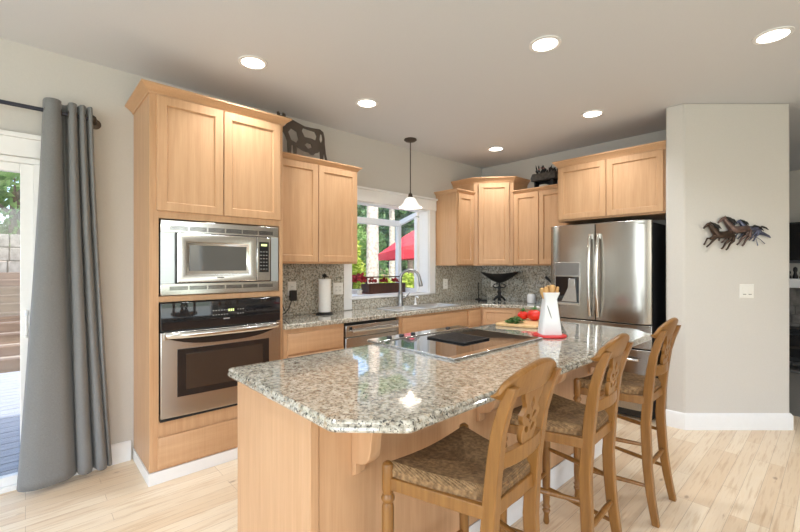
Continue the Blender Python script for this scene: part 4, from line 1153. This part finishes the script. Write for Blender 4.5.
# ------------------------------------------------------------------ ornaments
# cow silhouette on the wall cabinet
cow = thing('cow_figure', (-3.2, 1.8, 2.2975), 'dark sheet-metal cow cut-out with open patches on the left wall cabinet', 'figurine')
cz = 2.2978 - .0
out = [(.62, .0), (.655, 0), (.66, .12), (.648, .2), (.665, .10), (.69, .02), (.715, .03), (.69, .10), (.675, .20), (.672, .26), (.655, .315), (.61, .335), (.52, .328), (.42, .325), (.33, .345), (.25, .365), (.2, .368),
       (.19, .395), (.165, .40), (.16, .372), (.14, .372), (.12, .40), (.10, .395), (.105, .365), (.06, .345), (.055, .33), (.085, .325), (.07, .27), (.065, .225), (.09, .205), (.125, .215), (.16, .235), (.19, .20), (.215, .15), (.225, 0), (.258, 0), (.262, .12), (.285, .125), (.29, 0), (.322, 0), (.325, .12),
       (.40, .09), (.47, .085), (.50, .07), (.53, .07), (.55, .09), (.585, .10), (.61, .12)]
hl = [[(.225, .235), (.26, .17), (.32, .15), (.345, .19), (.325, .255), (.26, .275)], [(.385, .275), (.42, .225), (.50, .225), (.555, .215), (.57, .26), (.545, .295), (.46, .30), (.40, .305)],
      [(.42, .15), (.46, .12), (.51, .14), (.50, .17), (.45, .175)], [(.605, .23), (.625, .20), (.645, .24), (.635, .285), (.615, .29)], [(.155, .29), (.185, .28), (.205, .305), (.185, .335), (.16, .33)]]
bm = BM(); sc_ = 1.0
prism(bm, out, (-3.205, 1.468, cz), (0, .81, 0), (0, 0, .93), (1, 0, 0), .008, hl); obj('body', bm, 'bronze', cow)
bm = BM(); box(bm, -3.235, -3.165, 1.60, 2.04, cz, cz + .004); obj('base_strip', bm, 'bronze', cow)

# rustic box ornament with sprigs
rx, ry, rz = -2.37, 4.50, 2.2885
ro = thing('rustic_ornament', (rx, ry, rz), 'dark weathered ornament topped with dried sprigs beside the refrigerator cabinet', 'ornament')
bm = BM(); box(bm, rx - .10, rx + .15, ry - .06, ry + .06, rz, rz + .012); box(bm, rx - .10, rx - .082, ry - .05, ry + .05, rz + .012, rz + .085); box(bm, rx + .10, rx + .14, ry - .05, ry + .05, rz + .012, rz + .085); box(bm, rx - .082, rx + .10, ry + .04, ry + .05, rz + .012, rz + .085)
obj('stand', bm, 'iron', ro, .003)
bm = BM(); 
loops(bm, [[(rx - .13, ry - .07, rz + .086), (rx + .17, ry - .07, rz + .086), (rx + .17, ry + .07, rz + .086), (rx - .13, ry + .07, rz + .086)], [(rx - .135, ry - .075, rz + .12), (rx + .175, ry - .075, rz + .12), (rx + .175, ry + .075, rz + .12), (rx - .135, ry + .075, rz + .12)], [(rx - .12, ry - .06, rz + .175), (rx + .16, ry - .06, rz + .175), (rx + .16, ry + .06, rz + .175), (rx - .12, ry + .06, rz + .175)]])
obj('roof', bm, 'dark_paint', ro, .006)
bm = BM(); ellipsoid(bm, (rx + .0, ry - .01, rz + .03), (.06, .025, .017)); obj('ornament_figure', bm, 'cream', ro)
bm = BM(); rnd = random.Random(5)
for i in range(34):
    x = rx + rnd.uniform(-.09, .15); y = ry + rnd.uniform(-.04, .04); h_ = rnd.uniform(.03, .085) * (1.3 if abs(x - rx - .0) < .07 else .8)
    d = Vector((rnd.uniform(-.03, .03), rnd.uniform(-.02, .02), h_))
    b_ = Vector((x, y, rz + .174)); tube(bm, [b_, b_ + d * .6, b_ + d], [.003, .009, .001], 6)
obj('sprigs', bm, 'iron', ro)
bm = BM()
for q in ((-.05, .055), (-.02, .07), (.01, .06)): ellipsoid(bm, (rx + q[0], ry - .02, rz + .17 + q[1]), (.014, .012, .012), 8, 6)
obj('dried_flower', bm, 'flower', ro)

# running horses on the corner wall
nrmw = Vector((dvw.y, -dvw.x, 0))
hs = Vector((PMx, PMy, 0)) + dvw * .13 + nrmw * .012; HS = .0085   # one pixel of the wall piece in metres
ha = thing('horse_wall_art', tuple(hs + dvw * .3 + Vector((0, 0, 1.6))), 'bronze wall sculpture of running horses on the plain wall', 'wall art')
M['horse'] = plain('patinated_bronze', srgb(72, 56, 46), .45, .5, var=.35, scale=18)
M['horse_blue'] = plain('blue_steel_patina', srgb(96, 100, 122), .4, .6, var=.35, scale=18)
def hp(u, v_, d=0):      # u right, v down in the ornament's own 0..80 / 0..50 grid
    return hs + dvw * ((u - 6) * HS) + Vector((0, 0, 1.785 - (v_ - 8) * HS)) + nrmw * d
def horse(x, y, k_, mat, depth):
    h = BM()
    def tb(pts, rs): tube(h, [hp(x + a * k_, y + c * k_, depth) for a, c in pts], [r_ * HS * k_ for r_ in rs], 8)
    tb([(34, 18), (30, 16.5), (24, 17), (18, 17.5), (13, 16.5)], [1.2, 4.2, 3.6, 4.0, 2.5])         # trunk
    tb([(16, 16.5), (12, 12), (8.5, 7.5), (7, 6)], [3.6, 2.9, 2.0, 1.6])                              # neck
    tb([(8.6, 5.2), (6, 6.5), (3, 9), (1.6, 10.3)], [1.6, 1.7, 1.1, .8])                              # head
    tb([(8.6, 5), (8.9, 3)], [.7, .2])                                                                # ear
    tb([(14, 18), (9, 21.5), (5.5, 21), (3, 26), (2.2, 28)], [2.0, 1.3, .9, .7, .9])                # fore legs
    tb([(15, 19), (11, 24), (8, 27.5), (5, 30)], [2.0, 1.2, .8, .9])
    tb([(31, 18), (29, 23), (25, 26), (22, 31), (20.5, 32)], [3.0, 1.8, 1.1, .8, .9])               # hind legs
    tb([(32, 18), (33, 24), (29.5, 27), (27, 32), (25.5, 33)], [3.0, 1.6, 1.0, .8, .9])
    a = obj('horse', h, mat, ha)
    h = BM()
    tb([(33.5, 16), (38, 13.5), (43, 15), (47, 18)], [1.0, 1.4, 1.2, .3]); obj('tail', h, 'iron', a); h = BM()
    tb([(9.5, 4.4), (13, 6), (16.5, 10), (18, 14)], [.7, 1.5, 1.5, .4]); tb([(9.6, 4.6), (13, 6), (17, 7.5), (20.5, 11)], [.5, .8, 1.2, .3])      # mane
    obj('mane', h, 'iron', a)
horse(38, 8.5, .72, 'horse_blue', .005)
M['horse_mid'] = plain('brown_grey_patina', srgb(112, 92, 86), .42, .55, var=.4, scale=22)
horse(20, 4.5, .98, 'horse_mid', .014)
horse(5, 10.5, .92, 'horse', .024)
bm = BM(); tube(bm, [hp(53, 18, .004), hp(62, 19, .006), hp(66, 25, .006), hp(71, 28, .004)], [.004, .005, .006, .003], 8)
for i in range(7): tube(bm, [hp(58 + i, 26 - i * .2, .006), hp(66 + i * 1.2, 24 + i * .8, .008), hp(73 + i * .2, 27 + i * .35, .004)], [.005, .006, .001], 6)
tube(bm, [hp(52, 26, .004), hp(60, 31, .004), hp(61, 37, .006)], [.003, .002, .004], 6); tube(bm, [hp(56, 26, .004), hp(64, 31, .004), hp(68, 35, .006)], [.003, .002, .004], 6)
obj('trailing_mane', bm, 'horse_blue', ha)
bm = BM()
for u, v_ in ((20, 22), (40, 22)): tube(bm, [hp(u, v_, -.0115), hp(u, v_, .006)], .004, 8)
obj('mount', bm, 'iron', ha)

# ------------------------------------------------------------------ living room furniture seen past the corner
YL = 7.62
fp = thing('fireplace', (.5, YL, 0), 'grey stone fireplace with white mantel shelf in the next room at right edge', 'fireplace')
bm = BM(); box(bm, -.62, 1.6, YL, 8.098, .005, 1.08); obj('surround', bm, 'stone', fp, .01)
bm = BM(); rnd = random.Random(9)
for r_ in range(9):
    x = -.61
    while x < 1.55:
        w_ = rnd.uniform(.1, .24); 
        if not (-.30 < x < 1.2 and r_ * .118 < .62): box(bm, x, min(x + w_, 1.59), YL - rnd.uniform(.008, .03), YL - .0005, .02 + r_ * .118, .128 + r_ * .118)
        x += w_ + .008
obj('stone_facing', bm, 'stone', fp, .006)
obj('mantel_shelf', bx(-.70, 1.7, YL - .16, 8.098, 1.081, 1.20), 'trim', fp, .006)
bm = BM(); box(bm, -.62, 1.6, YL - .42, YL - .035, .005, .03); obj('hearth', bm, 'stone', fp, .006)
st_ = thing('wood_stove', (-.25, YL - .2, .031), 'black cast-iron stove standing on the hearth in the next room', 'stove')
bm = BM(); box(bm, -.56, .2, YL - .36, YL - .05, .14, .52); box(bm, -.6, .24, YL - .38, YL - .04, .521, .56); obj('firebox', bm, 'iron', st_, .01)
for x in (-.53, .15):
    for y in (YL - .34, YL - .09): 
        bm = BM(); tube(bm, [(x, y, .031), (x, y, .141)], [.03, .02], 8); obj('leg', bm, 'iron', st_)
obj('stove_door', bx(-.45, .1, YL - .372, YL - .361, .2, .48), 'blackglass', st_)
tv = thing('television', (.4, YL + .1, 1.42), 'large black flat television above the white mantel at the right edge', 'television')
obj('screen', bx(-.52, 1.3, YL + .12, YL + .128, 1.45, 1.95), 'blackglass', tv); obj('bezel', bx(-.56, 1.34, YL + .129, YL + .18, 1.41, 1.97), 'black', tv, .004)
obj('wall_bracket', bx(.2, .6, YL + .1805, 8.0995, 1.55, 1.8), 'black', tv)
for i, (x, h_) in enumerate(((-.47, .11), (-.405, .16), (-.34, .10))):
    bm = BM(); lathe(bm, [(.024, 1.2012), (.03, 1.22), (.014, 1.2 + h_ * .5), (.024, 1.2 + h_ * .7), (.02, 1.2 + h_ * .9), (.006, 1.2 + h_)], (x, YL - .06), 14)
    tag(obj('figurine', bm, 'iron'), ('short dark figurine at the left end of the white mantel', 'taller dark figurine second along the white mantel', 'dark figurine third from the left end of the mantel')[i], 'figurine', 'figurines on the mantel')

# ------------------------------------------------------------------ garden
gr_ = struct('floor_garden', bx(-40, W - .16, -25, 40, -.5, -.3), 'lawn')
struct('floor_yard', bx(W - .15, 40, -40, -3.21, -.5, -.3), 'lawn'); struct('floor_side_yard', bx(4.21, 40, -3.2, 40, -.5, -.3), 'lawn')
dk = thing('deck', (-5.6, 1.5, -.3), 'grey board deck outside the sliding door', 'deck')
bm = BM()
for i in range(27): box(bm, W - .30 - i * .155, W - .16 - i * .155, -3.5, 7.5, -.12, -.09)
obj('deck_boards', bm, 'deckwood', dk)
obj('deck_frame', bx(-7.7, W - .2, -3.4, 7.4, -.299, -.121), 'timber', dk)
rw = thing('retaining_steps', (-9, 0, -.3), 'weathered timber garden steps rising beyond the deck', 'steps')
for i in range(10):
    x = -8.3 - i * .40; zt = .02 + i * .135
    obj('timber', bx(x, x + .16, -4, 2.6, -.299, zt), 'timber', rw, .015)
    obj('tread', bx(x - .239, x - .0005, -4, 2.6, -.299, zt - .02), 'mulch_pale', rw)
bm = BM(); bmesh.ops.create_grid(bm, x_segments=30, y_segments=40, size=1)
for v_ in bm.verts:
    x = -20 + v_.co.x * 8.2; y = 8 + v_.co.y * 22
    t = (-11.8 - x) / 8
    v_.co = Vector((x, y, -.31 + 1.1 * min(1, max(0, t * 2.2)) + .35 * t * t + .12 * math.sin(x * 1.7 + y) + .1 * math.sin(y * 1.3)))
hill = obj('hill', bm, 'soil'); hill['kind'] = 'structure'; hill.name = 'floor_hill'
fn = thing('garden_fence', (-13, -2, 1.2), 'grey weathered garden wall above the timber steps', 'fence')
bm = BM(); rnd = random.Random(2)
for r_ in range(6):
    y = -6.0
    while y < 4: 
        w_ = rnd.uniform(.3, .6); box(bm, -13.2, -12.9 + rnd.uniform(0, .05), y, y + w_ - .015, .25 + r_ * .31, .55 + r_ * .31); y += w_
obj('stone_course', bm, 'stone', fn, .02)

def leaves(c, r, n, s, mat, name, parent, seed):
    rnd = random.Random(seed); bm = BM()
    blobs = [(Vector((rnd.gauss(0, .45) * r[0], rnd.gauss(0, .45) * r[1], rnd.gauss(0, .42) * r[2])), rnd.uniform(.3, .55)) for _ in range(16)]
    for i in range(n):
        b_, q = rnd.choice(blobs)
        d = Vector((rnd.gauss(0, 1), rnd.gauss(0, 1), rnd.gauss(0, 1))).normalized() * q * rnd.uniform(.6, 1)
        p = Vector(c) + b_ + Vector((d.x * r[0], d.y * r[1], d.z * r[2]))
        u = Vector((rnd.gauss(0, 1), rnd.gauss(0, 1), rnd.gauss(0, .6))).normalized(); w_ = u.orthogonal().normalized(); ss = s * rnd.uniform(.6, 1.4)
        bm.faces.new([bm.verts.new(p + u * ss * a + w_ * ss * e_) for a, e_ in ((1, 0), (0, .5), (-1, 0), (0, -.5))])
    return obj(name, bm, mat, parent, smooth=False)
def tree(x, y, rad, h, crown, mat, bark, label, seed, z0=-.3):
    t = thing('tree', (x, y, z0), label, 'tree', 'garden trees')
    bm = BM(); rnd = random.Random(seed)
    tube(bm, [(x, y, z0), (x + .03, y, z0 + h * .3), (x - .03, y + .04, z0 + h * .65), (x, y, z0 + h)], [rad * 1.15, rad, rad * .9, rad * .5], 14)
    for i in range(4):
        a = rnd.uniform(0, 6.3); zb = z0 + h * rnd.uniform(.55, .85); ln = crown[0] * .8
        tube(bm, [(x, y, zb), (x + ln * .5 * math.cos(a), y + ln * .5 * math.sin(a), zb + .5), (x + ln * math.cos(a), y + ln * math.sin(a), zb + 1.0)], [rad * .3, rad * .2, rad * .08], 8)
    obj('trunk', bm, bark, t)
    leaves((x, y, z0 + h), crown, 2600 if crown[0] < 2 else 5200, .15 if crown[0] < 2 else .2, mat, 'crown', t, seed)
def shrub(x, y, r, mat, label, seed, z0=-.3, n=1600):
    t = thing('shrub', (x, y, z0), label, 'shrub', 'garden shrubs')
    bm = BM()
    for i in range(5):
        a = i * 1.26; tube(bm, [(x, y, z0), (x + .4 * r[0] * math.cos(a), y + .4 * r[1] * math.sin(a), z0 + r[2])], [.03, .012], 6)
    obj('stem', bm, 'bark_dark', t); leaves((x, y, z0 + r[2]), r, n, .085, mat, 'foliage', t, seed)
tree(-8.3, 6.66, .165, 6.4, (1.3, 1.3, 1.2), 'leaf', 'bark', 'pale thick tree trunk seen through the left of the kitchen window', 1)
tree(-12.0, 10.62, .12, 6.8, (1.3, 1.3, 1.5), 'leaf', 'bark', 'pale slimmer trunk in the middle of the kitchen window view', 2)
tree(-13.4, 13.0, .15, 3.9, (1.3, 1.3, 1.6), 'leaf_d', 'bark_dark', 'darker leafy tree in the right side pane of the kitchen window', 3)
tree(-20, 13.6, .3, 2.8, (2.2, 2.2, 3.0), 'leaf', 'bark_dark', 'leafy green tree behind the pale trunk in the kitchen window', 4)
tree(-20.5, 18.6, .3, 3.2, (2.3, 2.3, 3.6), 'leaf_d', 'bark_dark', 'dark green tree in the middle background of the kitchen window', 5)
tree(-19.5, 23.6, .3, 3.0, (2.3, 2.3, 3.4), 'leaf', 'bark_dark', 'green tree at the right background beyond the red umbrella', 8)
tree(-27, 21.0, .3, 5.4, (3.0, 3.0, 4.6), 'leaf_d', 'bark_dark', 'tall dark tree standing farthest away in the kitchen window', 9)
tree(-15.2, -.2, .2, 3.8, (1.6, 2.2, 2.0), 'leaf', 'bark_dark', 'green tree above the garden wall seen through the sliding door', 6)
shrub(-9.6, 6.1, (.55, .6, 1.0), 'leaf_y', 'yellow-green bush left of the pale trunk in the kitchen window', 13, -.3, 2600)
shrub(-10.6, 9.4, (.7, .8, .75), 'leaf_y', 'yellow-green bush below the red umbrella', 12, -.3, 2600)
shrub(-14.0, 11.2, (.8, .8, 1.3), 'leaf', 'green bush between the trunks in the kitchen window', 14, -.1, 2400)
shrub(-12.4, 8.9, (.6, .6, 1.1), 'leaf_y', 'yellow-green bush just right of the pale thick trunk', 15, -.1, 2400)
# patio umbrella
ux_, uy_ = -6.2, 6.7
um = thing('patio_umbrella', (ux_, uy_, -.09), 'red patio umbrella standing outside the kitchen window', 'umbrella')
bm = BM(); lathe(bm, [(.24, -.088), (.24, -.05), (.05, -.03), (.03, .2)], (ux_, uy_)); obj('base', bm, 'iron', um)
bm = BM(); lathe(bm, [(.019, .2), (.019, 2.38)], (ux_, uy_), 12); obj('pole', bm, 'rodmetal', um)
# the canopy is tipped so its left side hangs low; deep side panels
sr = Vector((math.cos(YAW), math.sin(YAW), 0)); N8 = 8; UR = 1.22
def upt(k_, r_, z, drop=0):
    a = 2 * PI * k_ / N8 + .2; d = Vector((math.cos(a), math.sin(a), 0)) * r_
    return Vector((ux_, uy_, z - drop)) + d + Vector((0, 0, .23 * d.dot(sr)))
bm = BM(); top = bm.verts.new((ux_, uy_, 2.40))
midv = [bm.verts.new(upt(k_, UR * .5, 2.19)) for k_ in range(N8)]
rimv = [bm.verts.new(upt(k_, UR, 1.90)) for k_ in range(N8)]
valv = [bm.verts.new(upt(k_, UR * .99, 1.90, .13 + .24 * min(1, 1 + (upt(k_, 1, 0).xy - Vector((ux_, uy_))).dot(sr.xy)))) for k_ in range(N8)]
for k_ in range(N8):
    j = (k_ + 1) % N8
    bm.faces.new((top, midv[k_], midv[j])); bm.faces.new((midv[k_], rimv[k_], rimv[j], midv[j])); bm.faces.new((rimv[k_], valv[k_], valv[j], rimv[j]))
o = obj('canopy', bm, 'umb', um, smooth=False); o.modifiers.new('s', 'SOLIDIFY').thickness = .006
for k_ in range(N8):
    bm = BM(); tube(bm, [(ux_, uy_, 2.36), upt(k_, UR * .5, 2.16), upt(k_, UR * .97, 1.87)], .009, 6); obj('rib', bm, 'rodmetal', um)
